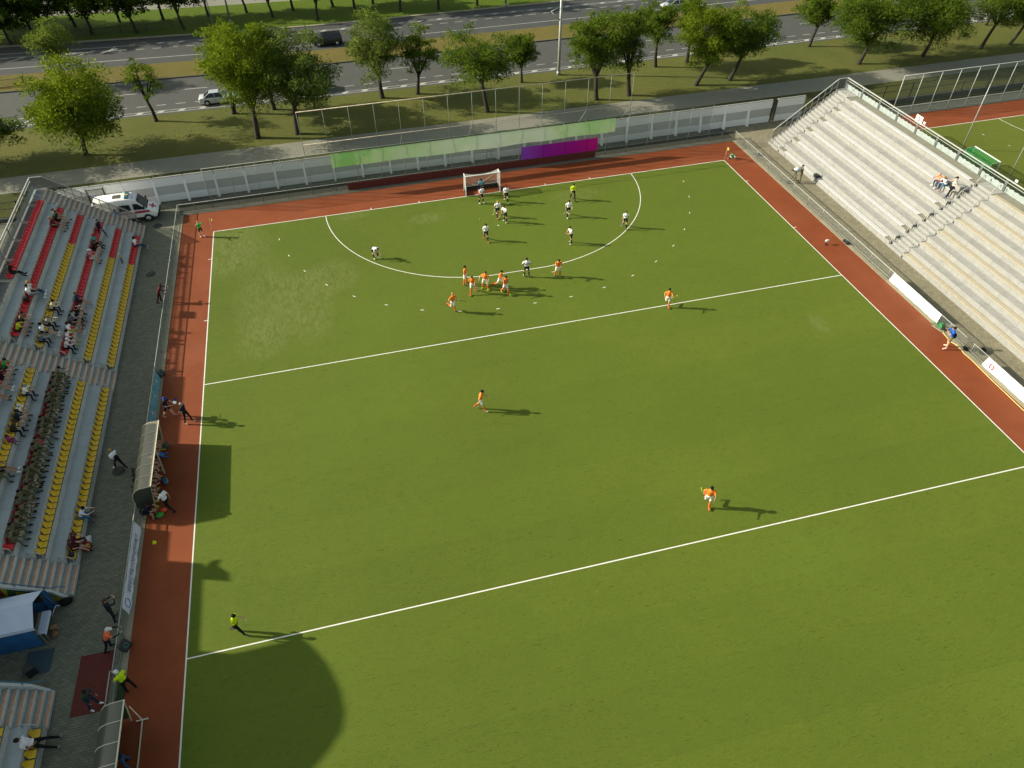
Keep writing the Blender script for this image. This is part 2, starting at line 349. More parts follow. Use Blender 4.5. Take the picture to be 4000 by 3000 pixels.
# hatched island (left of the far road) and wide bars beside the near road
for k in range(5):
    xx = -46 - 3.3 * k
    mk.add([(xx, 57.4 + .0, -.074), (xx + .45, 57.4, -.074), (xx + 2.6, 58.9, -.074), (xx + 2.15, 58.9, -.074)], [(0, 1, 2, 3)])
strip(mk, -70, -42.2, 57.15, 57.3, -.076, 0); strip(mk, -70, -42.2, 55.6, 55.72, -.076, 0)
mk.add([(-44.8, 57.75, -.073), (-44.6, 57.75, -.073), (-43.9, 59.9, -.073), (-44.1, 59.9, -.073)], [(0, 1, 2, 3)])
for k in range(7):
    xx = 80 + 2.45 * k; mk.add([(xx, 32.0, -.07), (xx + .55, 32.0, -.07), (xx + 2.4, 34.4, -.07), (xx + 1.85, 34.4, -.07)], [(0, 1, 2, 3)])
strip(mk, 80, 130, 34.4, 34.52, -.07)
for k in range(6):
    xx = -50.4 - 2.1 * k; mk.add([(xx, 31.6 + bend(xx, 32), -.068), (xx + .5, 31.6 + bend(xx, 32), -.068), (xx + 1.9, 33.5 + bend(xx, 32), -.068), (xx + 1.4, 33.5 + bend(xx, 32), -.068)], [(0, 1, 2, 3)])
struct('road_markings', mk, m_mark)
# stadium ground
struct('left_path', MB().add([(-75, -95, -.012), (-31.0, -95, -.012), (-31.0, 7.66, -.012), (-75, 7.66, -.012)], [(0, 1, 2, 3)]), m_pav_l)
m_pav_f = paver('paver_painted_shade', (.12, .122, .095), .28, .14, 0., .45, .2, .2); m_kerb_f = concrete('concrete_kerb_far', (.19, .185, .145), .6, 1.5, .5)  # far pavers darkened to carry the wall's shade; far kerb darker too
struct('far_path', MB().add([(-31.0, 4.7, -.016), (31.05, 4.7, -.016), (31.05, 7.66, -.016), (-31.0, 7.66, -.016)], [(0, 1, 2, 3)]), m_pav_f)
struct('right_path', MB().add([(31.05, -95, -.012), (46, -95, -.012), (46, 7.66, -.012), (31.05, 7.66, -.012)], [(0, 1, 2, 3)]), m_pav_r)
tr = MB()
for a in ((-30.6, 30.63, 0, 4.06), (-30.6, -27.5, -95, 0), (27.5, 30.63, -95, 0)):
    tr.add([(a[0], a[2], -.006), (a[1], a[2], -.006), (a[1], a[3], -.006), (a[0], a[3], -.006)], [(0, 1, 2, 3)])
struct('track_surface', tr, m_track)
struct('pitch', MB().add([(-27.5, -95, -.004), (27.5, -95, -.004), (27.5, 0, -.004), (-27.5, 0, -.004)], [(0, 1, 2, 3)]), m_turf)
kb = MB().box(-30.98, -30.6, -95, 4.06, -.1, .03); kb.box(30.63, 31.05, -95, 4.06, -.1, .03)
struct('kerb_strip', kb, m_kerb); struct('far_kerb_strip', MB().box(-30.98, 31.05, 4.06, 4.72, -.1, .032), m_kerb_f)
def lines(mb, cx, y0, mirror=True, full=True, z=.002):
    lw = .0375
    def ln(x0, x1, ya, yb): mb.add([(cx + x0, y0 + ya, z), (cx + x1, y0 + ya, z), (cx + x1, y0 + yb, z), (cx + x0, y0 + yb, z)], [(0, 1, 2, 3)])
    ln(-27.53, 27.53, -.04, .04)
    ln(-27.53, -27.45, -91.4, -.04); ln(27.45, 27.53, -91.4, -.04)
    for y in (-22.9, -45.7, -68.5): ln(-27.45, 27.45, y - .04, y + .04)
    for sx in (-1, 1):
        for y in (-5., -14.63): ln(min(sx * 27.53, sx * 27.83), max(sx * 27.53, sx * 27.83), y - .04, y + .04)
        for xx in (1.83 + 5, 1.83 + 10): ln(sx * xx - .035, sx * xx + .035, .04, .36)
    pts = [(-1.83 - 14.63 * math.cos(t), -14.63 * math.sin(t)) for t in np.linspace(0.004, math.pi / 2, 40)] + [(1.83 + 14.63 * math.sin(t), -14.63 * math.cos(t)) for t in np.linspace(0, math.pi / 2 - .004, 40)]
    def nrm(i):
        a = Vector(pts[max(0, i - 1)]); b = Vector(pts[min(len(pts) - 1, i + 1)]); d = (b - a).normalized(); return Vector((-d.y, d.x))
    vs = []
    for i, p in enumerate(pts):
        q = nrm(i) * lw; vs += [(cx + p[0] - q.x, y0 + p[1] - q.y, z + .001), (cx + p[0] + q.x, y0 + p[1] + q.y, z + .001)]
    mb.add(vs, [(2 * i, 2 * i + 2, 2 * i + 3, 2 * i + 1) for i in range(len(pts) - 1)])
    r = 19.63; dd = [(-3.3, None), (0., None), (3.3, None)]
    def dash(px, py, ang):
        d = Vector((math.cos(ang), math.sin(ang))); q = Vector((-d.y, d.x)) * lw
        vs = [(cx + px + d.x * t - q.x * u, y0 + py + d.y * t - q.y * u, z) for t, u in ((-.15, 1), (.15, 1), (.15, -1), (-.15, -1))]
        mb.add(vs, [(0, 1, 2, 3)])
    for sx in (-1, 1):
        for k in range(7):
            t = math.pi / 2 - (1.83 * 0 + 3.27 * (k) + 1.45) / r if k else math.pi / 2 - 1.45 / r
            x_, y_ = sx * (1.83 + r * math.cos(t)), -r * math.sin(t)
            dash(x_, y_, math.atan2(x_ - sx * 1.83, -y_) if True else 0)
        for k in (7, 8):
            t = math.pi / 2 - (3.27 * k + 1.45) / r
            if t > .05:
                x_, y_ = sx * (1.83 + r * math.cos(t)), -r * math.sin(t); dash(x_, y_, math.atan2(x_ - sx * 1.83, -y_))
    dash(0, -19.63, 0)
    mb.add([(cx + .075 * math.cos(2 * math.pi * k / 14), y0 - 6.475 + .075 * math.sin(2 * math.pi * k / 14), z) for k in range(14)], [tuple(range(14))])
struct('pitch_lines', (lambda m: (lines(m, 0, 0), m)[1])(MB()), m_line)
# neighbouring pitch
n2 = MB(); 
for a in ((46, 140, .78, 4.7), (46, 52.6, -95, .78)):
    n2.add([(a[0], a[2], -.006), (a[1], a[2], -.006), (a[1], a[3], -.006), (a[0], a[3], -.006)], [(0, 1, 2, 3)])
struct('neighbour_track', n2, m_track)
struct('neighbour_pitch', MB().add([(48.5, -95, -.003), (140, -95, -.003), (140, .78, -.003), (48.5, .78, -.003)], [(0, 1, 2, 3)]), m_turf2)
struct('neighbour_lines', (lambda m: (lines(m, 80.1, .78), m)[1])(MB()), m_line)
struct('neighbour_path', MB().box(46, 140, 4.7, 7.2, -.1, .02), m_plinth)

# ================================================================== STANDS
DX, DZ = 1.337, .97
def prof(sgn):
    p = [(34.25, -.1)]
    for i in range(6):
        x = 34.25 + DX * i; z = DZ * i
        p += [(x, z + .485)]
        if i < 5: p += [(x + .52, z + .485), (x + .52, z + .97), (x + DX, z + .97)]
    p += [(42.4, 5.335), (42.4, -.1)]
    return [(sgn * a, b) for a, b in p]
def terrace(sgn, y0, y1, parent, mats, seed):
    """stepped concrete block; faces: 0 ledge top, 1 riser, 2 tread, slabs cut every ~3 m by dark joints"""
    mb = MB(); p = prof(sgn); ys = [y0]; yy = y0; n = max(1, round((y1 - y0) / 3.2))
    for k in range(n):
        a = y0 + (y1 - y0) * k / n; b = y0 + (y1 - y0) * (k + 1) / n - (.012 if k < n - 1 else 0)
        for i in range(len(p) - 1):
            (xa, za), (xb, zb) = p[i], p[i + 1]
            if abs(xa - xb) < 1e-6: mi = 1 if (i % 4 == 0) else 3
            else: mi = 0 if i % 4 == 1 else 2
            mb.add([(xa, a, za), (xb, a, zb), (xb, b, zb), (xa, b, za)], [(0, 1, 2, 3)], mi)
    # joint core slightly inside and end caps
    core = [(x_ + sgn * .012 if False else x_, z_ - .012) for x_, z_ in p]
    for (a) in (y0, y1): mb.add([(x_, a, z_) for x_, z_ in p], [tuple(range(len(p)))], 1)
    q = [(x_ + sgn * .012, z_ - .012) for x_, z_ in p]
    for i in range(len(q) - 1): mb.add([(q[i][0], y0 + .01, q[i][1]), (q[i + 1][0], y0 + .01, q[i + 1][1]), (q[i + 1][0], y1 - .01, q[i + 1][1]), (q[i][0], y1 - .01, q[i][1])], [(0, 1, 2, 3)], 4)
    me = mb.mesh('terrace', mats); return ob('terrace', me, parent)
def stairs(sgn, y0, y1, parent, mats, stripe):
    mb = MB(); ns = 22
    for k in range(ns):
        x0 = 34.2 + .3343 * k; x1 = x0 + .3343; z0 = .2425 * k; z1 = z0 + .2425
        if k == ns - 1: x1 = 41.6
        r = .03
        mb.add([(sgn * x0, y0, z0), (sgn * x0, y1, z0), (sgn * x0, y1, z1 - r), (sgn * x0, y0, z1 - r)], [(0, 1, 2, 3)], 1)
        mb.add([(sgn * x0, y0, z1 - r), (sgn * x0, y1, z1 - r), (sgn * (x0 + r), y1, z1), (sgn * (x0 + r), y0, z1)], [(0, 1, 2, 3)], 1)
        a = x0 + r
        if stripe:
            e = .12; mb.add([(sgn * a, y0, z1), (sgn * a, y0 + e, z1), (sgn * (a + .12), y0 + e, z1), (sgn * (a + .12), y0, z1)], [(0, 1, 2, 3)], 0)
            mb.add([(sgn * a, y1 - e, z1), (sgn * a, y1, z1), (sgn * (a + .12), y1, z1), (sgn * (a + .12), y1 - e, z1)], [(0, 1, 2, 3)], 0)
            mb.add([(sgn * a, y0 + e, z1), (sgn * a, y1 - e, z1), (sgn * (a + .12), y1 - e, z1), (sgn * (a + .12), y0 + e, z1)], [(0, 1, 2, 3)], 2); a += .12
        mb.add([(sgn * a, y0, z1), (sgn * a, y1, z1), (sgn * x1, y1, z1), (sgn * x1, y0, z1)], [(0, 1, 2, 3)], 0)
    pr = [(34.2, -.1)]
    for k in range(ns): pr += [(34.2 + .3343 * k, .2425 * (k + 1) - .03), (34.23 + .3343 * k, .2425 * (k + 1)), ((34.2 + .3343 * (k + 1)) if k < ns - 1 else 41.6, .2425 * (k + 1))]
    pr += [(41.6, -.1)]
    for y in (y0, y1): mb.add([(sgn * a, y, b) for a, b in pr], [tuple(range(len(pr)))], 1)
    # landing: the walkway carries on across the stairs
    mb.box(min(sgn * 41.6, sgn * 42.4), max(sgn * 41.6, sgn * 42.4), y0, y1, -.1, 5.3335, 0)
    return ob('staircase', mb.mesh('staircase', mats), parent)
def handrail_mesh():
    return MB().tube([(.02, 0, 0), (.05, 0, .78), (.10, 0, .88), (.55, 0, 1.22), (.66, 0, 1.24), (.72, 0, 1.16), (.72, 0, .97)], .032, 6).mesh('handrail', m_steel_l)
hr_me = handrail_mesh()
def handrails(sgn, y, parent, rows=range(6)):
    for i in rows:
        o = ob('handrail', hr_me, parent, (sgn * (34.3 + DX * i), y, DZ * i), 0 if sgn > 0 else math.pi)
def stand(name, sgn, label, blocks, flights, mats_t, mats_s, stripe):
    t = thing(name, label, 'grandstand', (0, 0, 0))
    for k, (a, b) in enumerate(blocks): terrace(sgn, a, b, t, mats_t, k)
    for a, b in flights: stairs(sgn, a, b, t, mats_s, stripe)
    return t
m_st_l = concrete('stair_tread_grey', (.29, .325, .325), .5, 1.6, .55); m_str_l = concrete('stair_riser_grey', (.60, .60, .56), .5, 2., .5)
RST = stand('grandstand', 1, 'pale concrete grandstand with bench planks on the sunny right side', [(-19.86, .27), (-46, -21.86)], [(.28, 2.54), (-21.85, -19.87)], [m_gut_r, m_conc_rf, m_conc_rt, m_conc_r, m_darkgrey], [m_conc_rt, m_conc_r, m_stripe], False)
for yy in (.22, -19.92, -21.82): handrails(1, yy, RST)
for i in range(6):
    for (a, b, m_) in ((-19.1, -.85, m_plank_w), (-46, -22.1, m_plank_c)):
        w_ = .40; x = 34.25 + DX * i + .02; z = DZ * i + .485; n = 3; 
        pb = MB()
        for k in range(n): pb.box(x, x + w_, a + (b - a) * k / n, a + (b - a) * (k + 1) / n - .01, z + .004, z + .05)
        part('bench_plank', pb, m_, RST)
cap = MB().box(0, .33, -.13, .02, .02, .22).mesh('dark_step_block', m_darkgrey, .02)  # small dark grey block at the near end of alternate steps
for y in (.27, -21.83):
    for k in range(1, 21, 2): ob('dark_step_block', cap, RST, (34.21 + .3343 * (k - 1), y, .2425 * (k - 1)))
LST = stand('grandstand', -1, 'grey concrete grandstand with red and yellow seats in the shade', [(-19.74, .40), (-37.84, -21.96)], [(.42, 2.84), (-21.95, -19.75), (-39.95, -37.85)], [m_gut_l, m_conc_lr, m_conc_l, m_conc_lr, m_darkgrey], [m_st_l, m_str_l, m_stripe], True)
for yy in (.30, -19.68, -22.02, -37.78): handrails(-1, yy, LST)
NST = stand('grandstand', -1, 'corner of a second seated stand with white parapet below the blue tent', [(-62, -47.9)], [(-47.89, -45.87)], [m_gut_l, m_conc_lr, m_conc_l, m_conc_lr, m_darkgrey], [m_st_l, m_str_l, m_stripe], True)
handrails(-1, -47.96, NST)
# parapets beside the passage with the tent, blue rails on top
m_blue = M('rail_blue', (.03, .14, .22), .5, .15, 5.); m_para = concrete('parapet_white', (.55, .57, .56), .35, 1.5, .6)
def parapet(y0, y1, parent, mural):
    poly = [(-34.4, -.05), (-34.42, .12), (-35.0, 1.05), (-41.9, 5.9), (-42.4, 5.9), (-42.4, -.05)]
    o = part('parapet', MB().prism(poly, 'y', y0, y1), m_para, parent)
    tb = MB().tube([(-34.25, (y0 + y1) / 2, 1.16), (-34.42, (y0 + y1) / 2, 1.3), (-35.0, (y0 + y1) / 2, 1.36), (-41.9, (y0 + y1) / 2, 6.2)], .032, 6)
    for k in range(6): x = -35.3 - 1.2 * k; z = 1.05 + (-35.0 - x) * .703; tb.bar((x, (y0 + y1) / 2, z), (x, (y0 + y1) / 2, z + .3), .03)
    part('handrail', tb, m_blue, parent)
parapet(-40.12, -39.97, LST, True); parapet(-45.86, -45.70, NST, False)
# painted mural on the passage side of the parapet (flat paint, 3 mm proud)
def mural(poly, y, c, name): part('mural_paint', MB().prism(poly, 'y', y - .003, y), M(name, L(c), .8, .15, 2.), LST)
mural([(-34.62, .1), (-35.1, .92), (-42.3, 5.85), (-42.3, .02), (-34.9, .02)], -40.121, (46, 84, 40), 'mural_green')
mural([(-34.75, .15), (-35.2, .86), (-36.6, 1.75), (-37.0, .9), (-36.7, .05), (-35.0, .05)], -40.125, (150, 142, 24), 'mural_yellow')
mural([(-36.05 + .75 * math.cos(t) - .25 * math.sin(t), .74 + .38 * math.sin(t) - .28 * math.cos(t)) for t in np.linspace(0, 2 * math.pi, 25)[:-1]], -40.129, (20, 22, 16), 'mural_black')
mural([(-36.95, 2.05), (-37.1, 2.4), (-39.6, 2.75), (-41.9, 2.4), (-41.9, 1.5), (-37.1, 1.5)], -40.125, (158, 142, 30), 'mural_yellow_band')
ct = []; 
for k in range(6): x = -37.2 - .62 * k; ct += [(x, 2.25 + .02 * k), (x - .36, 2.26 + .02 * k), (x - .36, 2.0), (x - .62, 2.0)]
mural(ct + [(-41.0, 1.6), (-37.2, 1.6)], -40.129, (98, 36, 26), 'mural_brick')

# rails at the back of the stands and down the outer stairs
def post_mb(z0, z1, w_=.06): return MB().box(-w_ / 2, w_ / 2, -w_ / 2, w_ / 2, z0, z1)
def back_rail(sgn, y0, y1, label, yend, cloth_c):
    t = thing('stand_railing', label, 'railing', (sgn * 42.3, 0, 0))
    def P(name, mb, mat): return part(name, mb, mat, t)
    P('top_rail', MB().bar((0, y0, 6.48), (0, yend, 6.48), .09), m_steel_l); P('middle_rail', MB().bar((0, y0, 6.22), (0, yend, 6.22), .04), m_steel_l)
    me = MB().box(-.03, .03, -.10, -.04, 5.335, 6.48).box(-.03, .03, .04, .10, 5.335, 6.48).mesh('post', m_steel)
    y = yend
    k = 0
    while y > y0: ob('post', me, t, (0, y, 0)); y -= 3.03 if k else 3.0; k += 1
    mp = MB().add([(0, y0, 5.4), (0, yend, 5.4), (0, yend, 6.22), (0, y0, 6.22)], [(0, 1, 2, 3)]); P('mesh_panel', mp, m_rail)
    # banner cloth laced to the lower half of each bay
    y = yend - .2; 
    while y > y0 + 3:
        n = 26; vs = []
        for i in range(n + 1):
            yy = y - 2.7 * i / n; wv = .02 * math.sin(i * 2.3) + .012 * math.sin(i * 5.1)
            vs += [(-sgn * (.05 + wv), yy, 5.40), (-sgn * (.06 + wv * .6), yy, 5.93 + .03 * math.sin(i * 1.1))]
        P('cloth_panel', MB().add(vs, [(2 * i, 2 * i + 2, 2 * i + 3, 2 * i + 1) for i in range(n)], 0, True), cloth_c); y -= 3.03
    # sloping rail beside the outer staircase
    xs = -sgn
    P('stair_rail', MB().bar((xs * 7.75, yend, 1.42), (xs * 1.05, yend, 6.45), .07), m_steel_l); P('stair_rail', MB().bar((xs * 1.07, yend, 6.45), (0, yend, 6.48), .07), m_steel_l)
    P('stair_rail', MB().bar((xs * 7.75, yend, .75), (xs * 1.05, yend, 5.75), .035), m_steel)
    for i in range(11):
        x = 7.55 - .65 * i; zr = 1.42 + (7.75 - x) * .751; k = int((42.3 - x - 34.2) / .3343); ob('post', post_mb(.2425 * (k + 1) - .02, zr, .05).mesh('post', m_steel), t, (xs * x, yend, 0))
    vs = [(xs * 7.7, yend, .15), (xs * 1.05, yend, 5.35), (0, yend, 5.35), (0, yend, 6.4), (xs * 1.05, yend, 6.4), (xs * 7.7, yend, 1.38)]
    P('mesh_panel', MB().add(vs, [(0, 1, 4, 5), (1, 2, 3, 4)]), m_rail)
    return t
m_cloth_g = M('banner_cloth_grey', (.27, .31, .30), .7, .15, 3., bump=.2)
back_rail(1, -46, 2.54, 'pale steel railing with grey cloth along the back of the sunny stand', 2.54, m_cloth_g)
back_rail(-1, -39, 2.84, 'pale steel railing along the back of the shaded red seat stand', 2.84, m_cloth_g)
# sign 5 and the small floodlights on the right railing
t = thing('sector_sign', 'white square sign with red number 5 above the stand railing', 'sign', (42.33, -9.42, 6.35))
part('sign_board', MB().box(-.015, .015, -.47, .47, .03, .74), m_white, t, .004)
text_mb('5', .66, frame((-.022, 0, .40), (0, -1, 0), (0, 0, 1)), M('sign_red', L((120, 20, 16)), .6), 'number', t, 'CENTER', .004, .018)
for y, lb in ((-10.14, 'small white floodlight on the railing just right of the number 5 sign'), (-22.38, 'small white floodlight on the railing near the right edge of the photo')):
    t = thing('floodlight', lb, 'lamp', (42.42, y, 6.5), 0)
    part('lamp_head', MB().box(0, .09, -.16, .16, .04, .26), m_steel_l, t, .01); part('lamp_glass', MB().box(-.012, 0, -.14, .14, .06, .24), m_lclear, t); part('bracket', MB().bar((.05, 0, -.02), (.05, 0, .05), .05), m_steel, t)

t = thing('sector_sign', 'blank sector sign on the railing of the shaded stand beyond the left edge', 'sign', (-42.33, -8.75, 6.35)); part('sign_board', MB().box(-.015, .015, -.5, .5, .03, .78), m_white, t, .004)
# ------------------------------------------------------------------ white concrete wall at the far end
WALL = thing('boundary_wall', 'long white concrete panel wall with sloping buttresses behind the goal', 'wall', (0, 7.66, 0))
def wall_panel(x0, x1):
    mb = MB().box(x0, x1, 0, .16, -.1, .7, 0).box(x0, x1, .05, .15, .7, 1.68, 1).box(x0, x1, 0, .16, 1.68, 2.6, 0)
    mb.box(x0 + .02, x1 - .02, -.015, .175, 2.6, 2.66, 2)
    o = part('wall_panel', mb, [m_wallw, m_wallg, m_conc_r], WALL)
wall_panel(37.75, 41.4)
bt = MB().prism([(0, -.1), (-.52, -.1), (-.52, .12), (-.14, 1.75), (0, 2.3)], 'x', -.11, .11).mesh('buttress', m_wallw)
xs = [-42.4 + 3.06 * k for k in range(27)]
for k in range(len(xs) - 1): wall_panel(xs[k] + .035, xs[k + 1] - .035)
for x in xs[1:-1]: ob('buttress', bt, WALL, (x, 0, 0))
def grille(name, label, x0, x1, y, z0, z1, cat, n=None, plinth=0., mid=None):
    t = thing(name, label, cat, ((x0 + x1) / 2, y, 0)); h = (x1 - x0) / 2
    mb = [MB().bar((-h, 0, z), (h, 0, z), .05) for z in [z1, z0] + ([mid] if mid else [])]
    for m2 in mb: part('rail', m2, m_black, t)
    vb = MB(); n = n or int((x1 - x0) / .14)
    for k in range(n + 1): x = -h + 2 * h * k / n; vb.bar((x, 0, z0), (x, 0, z1), .022)
    part('bars', vb, m_black, t)
    pm = MB().box(-.05, .05, -.05, .05, -.05, z1 + .1).mesh('post', m_black); m_ = max(1, round((x1 - x0) / 3.72))
    for k in range(m_ + 1): ob('post', pm, t, (-h + 2 * h * k / m_, 0, 0))
    if plinth: part('plinth', MB().box(-h, h, -.14, .14, -.1, plinth), m_plinth, t)
    return t
grille('railing_fence', 'black metal railing fence on a dark plinth beside the neighbouring pitch', 41.5, 113, 8.2, .6, 2.25, 'fence', 240, .5, 1.5)
grille('railing_fence', 'black metal railing fence running left from behind the red seats', -75, -43, 7.9, .4, 2.0, 'fence', 150, .3, 1.3)
grille('metal_gate', 'black metal gate standing open beside the wall near the pale stand', 37.2, 37.72, 7.7, .2, 2.5, 'gate', 9)
grille('metal_gate', 'black metal gate by the wall behind the stairs of the red seats', -39.6, -38.0, 7.35, .2, 2.4, 'gate', 14)
grille('road_railing', 'black railing on the median at the left edge of the road', -66, -54.2, 46.6, .1, 1.05, 'railing', 60)
grille('road_railing', 'black railing along the road kerb behind the big left tree', -62, -52.2, 33.0, .1, 1.0, 'railing', 50)
grille('road_railing', 'black railing along the lawn under the dark trees at far left', -75, -36, 65.9, .1, 1.0, 'railing', 160)

# ------------------------------------------------------------------ perimeter fences
def low_fence(label, p0, p1, h, n, mat, gap=None):
    p0, p1 = Vector(p0), Vector(p1); d = p1 - p0; ln = d.length; rz = math.atan2(d.y, d.x)
    t = thing('perimeter_fence', label, 'fence', (p0.x, p0.y, 0), rz)
    part('top_rail', MB().tube([(0, 0, h), (ln, 0, h)], .03, 6), m_steel_l, t); part('bottom_rail', MB().tube([(0, 0, .12), (ln, 0, .12)], .02, 6), m_steel, t)
    part('mesh_panel', MB().add([(0, 0, .06), (ln, 0, .06), (ln, 0, h), (0, 0, h)], [(0, 1, 2, 3)]), mat, t)
    pm = MB().tube([(0, 0, -.03), (0, 0, h)], .028, 6).mesh('post', m_steel)
    for k in range(n + 1): ob('post', pm, t, (ln * k / n, 0, 0))
    return t
low_fence('low steel mesh fence along the shaded left side of the track', (-31.0, 4.74, 0), (-31.0, -46.0, 0), .92, 20, m_mesh)
low_fence('low steel mesh fence along the sunny right side of the track', (31.15, 4.74, 0), (31.15, -48.0, 0), .84, 20, m_meshr)
FT = thing('ball_stop_fence', 'tall steel mesh fence with a rusty high frame behind the goal', 'fence', (0, 4.75, 0))
part('bottom_rail', MB().tube([(-31.0, 0, .88), (31.15, 0, .88)], .03, 6), m_fpost, FT)
part('middle_rail', MB().tube([(-27.72, 0, 4.36), (27.85, 0, 4.36)], .028, 6), m_fpost, FT)
part('high_rail', MB().tube([(-17.45, 0, 5.5), (17.75, 0, 5.5)], .026, 6), m_rust, FT); part('top_rail', MB().tube([(-17.45, 0, 8.84), (17.75, 0, 8.84)], .036, 6), m_rust, FT)
pm1 = MB().tube([(0, 0, 0), (0, 0, 4.36)], .028, 6).mesh('post', m_fpost); pm2 = MB().tube([(0, 0, 0), (0, 0, 4.4)], .034, 6).tube([(0, 0, 4.38), (0, 0, 8.84)], .026, 6).mesh('tall_post', m_fpost)
pm3 = MB().tube([(0, 0, 0), (0, 0, .88)], .025, 6).mesh('short_post', m_fpost)
for k in range(15): ob('tall_post', pm2, FT, (-17.42 + 2.51 * k, 0, 0))
for x in (-27.66, -25.1, -22.55, -19.98, 20.19, 22.71, 25.2, 27.8): ob('post', pm1, FT, (x, 0, 0))
for x in (-30.9, -29.4, 29.5, 31.1): ob('short_post', pm3, FT, (x, 0, 0))
part('mesh_panel', MB().add([(-27.66, 0, .88), (27.8, 0, .88), (27.8, 0, 4.36), (-27.66, 0, 4.36)], [(0, 1, 2, 3)]), m_mesh, FT)
part('high_net', MB().add([(-17.42, 0, 4.36), (17.72, 0, 4.36), (17.72, 0, 5.5), (-17.42, 0, 5.5)], [(0, 1, 2, 3)]), m_mesh2, FT)
part('lower_mesh', MB().add([(-30.95, 0, .05), (31.1, 0, .05), (31.1, 0, .88), (-30.95, 0, .88)], [(0, 1, 2, 3)]), m_meshd, FT)
for x in (-7.3, 0.09, 7.64, 12.62, 17.7): part('brace', MB().tube([(x, .02, 5.4), (x - .15, 1.3, 3.9), (x - .2, 1.9, 3.0)], .03, 5), m_fpost, FT)
# banners on the ball-stop fence
def banner_grid(x0, x1, z0, z1, n, m, amp, fn, tilt=0.):
    vs = []; 
    for j in range(m + 1):
        for i in range(n + 1):
            u, v = i / n, j / m; vs.append((x0 + (x1 - x0) * u, amp * fn(u, v) - tilt * (1 - v), z0 + (z1 - z0) * v + .04 * math.sin(u * 9) * (1 - v) + .035 * (1 - v) * math.sin(u * 31)))
    fs = [(j * (n + 1) + i, j * (n + 1) + i + 1, (j + 1) * (n + 1) + i + 1, (j + 1) * (n + 1) + i) for j in range(m) for i in range(n)]
    return MB().add(vs, fs, 0, True)
def grad_mat(name, stops, ax, scale, off, blur=.0, trl=.3):
    s = NT(name); t = s.n('TexCoord'); sep = s.n('SeparateXYZ', {0: t.outputs['Object']})
    nz = s.noise(s.coord(), .35, 3); f = s.n('Math', {0: s.n('Math', {0: sep.outputs[ax], 1: off}, operation='ADD').outputs[0], 1: scale}, operation='MULTIPLY').outputs[0]
    f = s.n('Math', {0: f, 1: s.n('Math', {0: nz, 1: .5}, operation='SUBTRACT').outputs[0]}, operation='ADD').outputs[0] if blur else f
    r = s.n('ValToRGB', {0: f}); e = r.color_ramp.elements
    e[0].position, e[0].color = stops[0][0], (*L(stops[0][1]), 1); e[1].position, e[1].color = stops[-1][0], (*L(stops[-1][1]), 1)
    for p, c in stops[1:-1]: x = e.new(p); x.color = (*L(c), 1)
    s.col(r.outputs[0]); s.fin(.55, 0, s.noise(s.coord(), 2.2, 4), .25, .08, spec=.3)
    tr = s.n('BsdfTranslucent', {'Color': r.outputs[0]}); mx = s.n('MixShader', {0: trl, 1: s.b.outputs[0], 2: tr.outputs[0]}); s.l(mx.outputs[0], s.out.inputs[0]); return s.m
m_bgreen = grad_mat('banner_green', [(0, (150, 208, 120)), (.12, (190, 226, 160)), (.45, (214, 232, 196)), (.62, (226, 238, 212)), (.85, (208, 232, 178)), (1, (180, 222, 146))], 0, 1 / 31., 15., True, .15)
m_bpurple = grad_mat('banner_purple', [(0, (132, 70, 190)), (.3, (140, 24, 150)), (.65, (160, 10, 140)), (1, (190, 8, 130))], 0, 1 / 8.9, -5.35, False, .12)
f1 = lambda u, v: .6 * math.sin(u * 40 + v * 3) * (1 - v) + .4 * math.sin(u * 13 - v * 5)
o = ob('fence_banner', banner_grid(-14.95, 16.1, 2.72, 4.26, 120, 8, .05, f1).mesh('fence_banner', m_bgreen), None, (0, 4.62, 0)); tag(o, 'long pale green banner hung high across the fence behind the goal', 'banner')
o = ob('fence_banner', banner_grid(5.38, 14.2, .80, 2.28, 60, 8, .03, f1).mesh('fence_banner', m_bpurple), None, (0, 4.66, 0)); tag(o, 'purple to magenta banner on the fence right of the goal', 'banner')
m_rboard = M('board_darkred', (.115, .022, .016), .7, .15, 1.5)
o = solo('fence_board', MB().box(-13.7, 13.98, -.02, .02, .03, .82), m_rboard, 'long dark red board along the foot of the fence behind the goal', 'board', None, (0, 4.64, 0))
lt = thing('ladder', 'wooden ladder leaning against the white wall behind the green banner', 'ladder', (2.2, 6.2, 0))
m_wood = M('wood_grey', (.26, .23, .17), .8, .2, 4.)
for s_ in (-.27, .27): part('rail', MB().bar((s_, 0, 0), (s_ * .9, 1.25, 3.1), .06, .09), m_wood, lt)
for k in range(8): z = .3 + .36 * k; part('rung', MB().bar((-.26, 1.25 * z / 3.1, z), (.26, 1.25 * z / 3.1, z), .04), m_wood, lt)
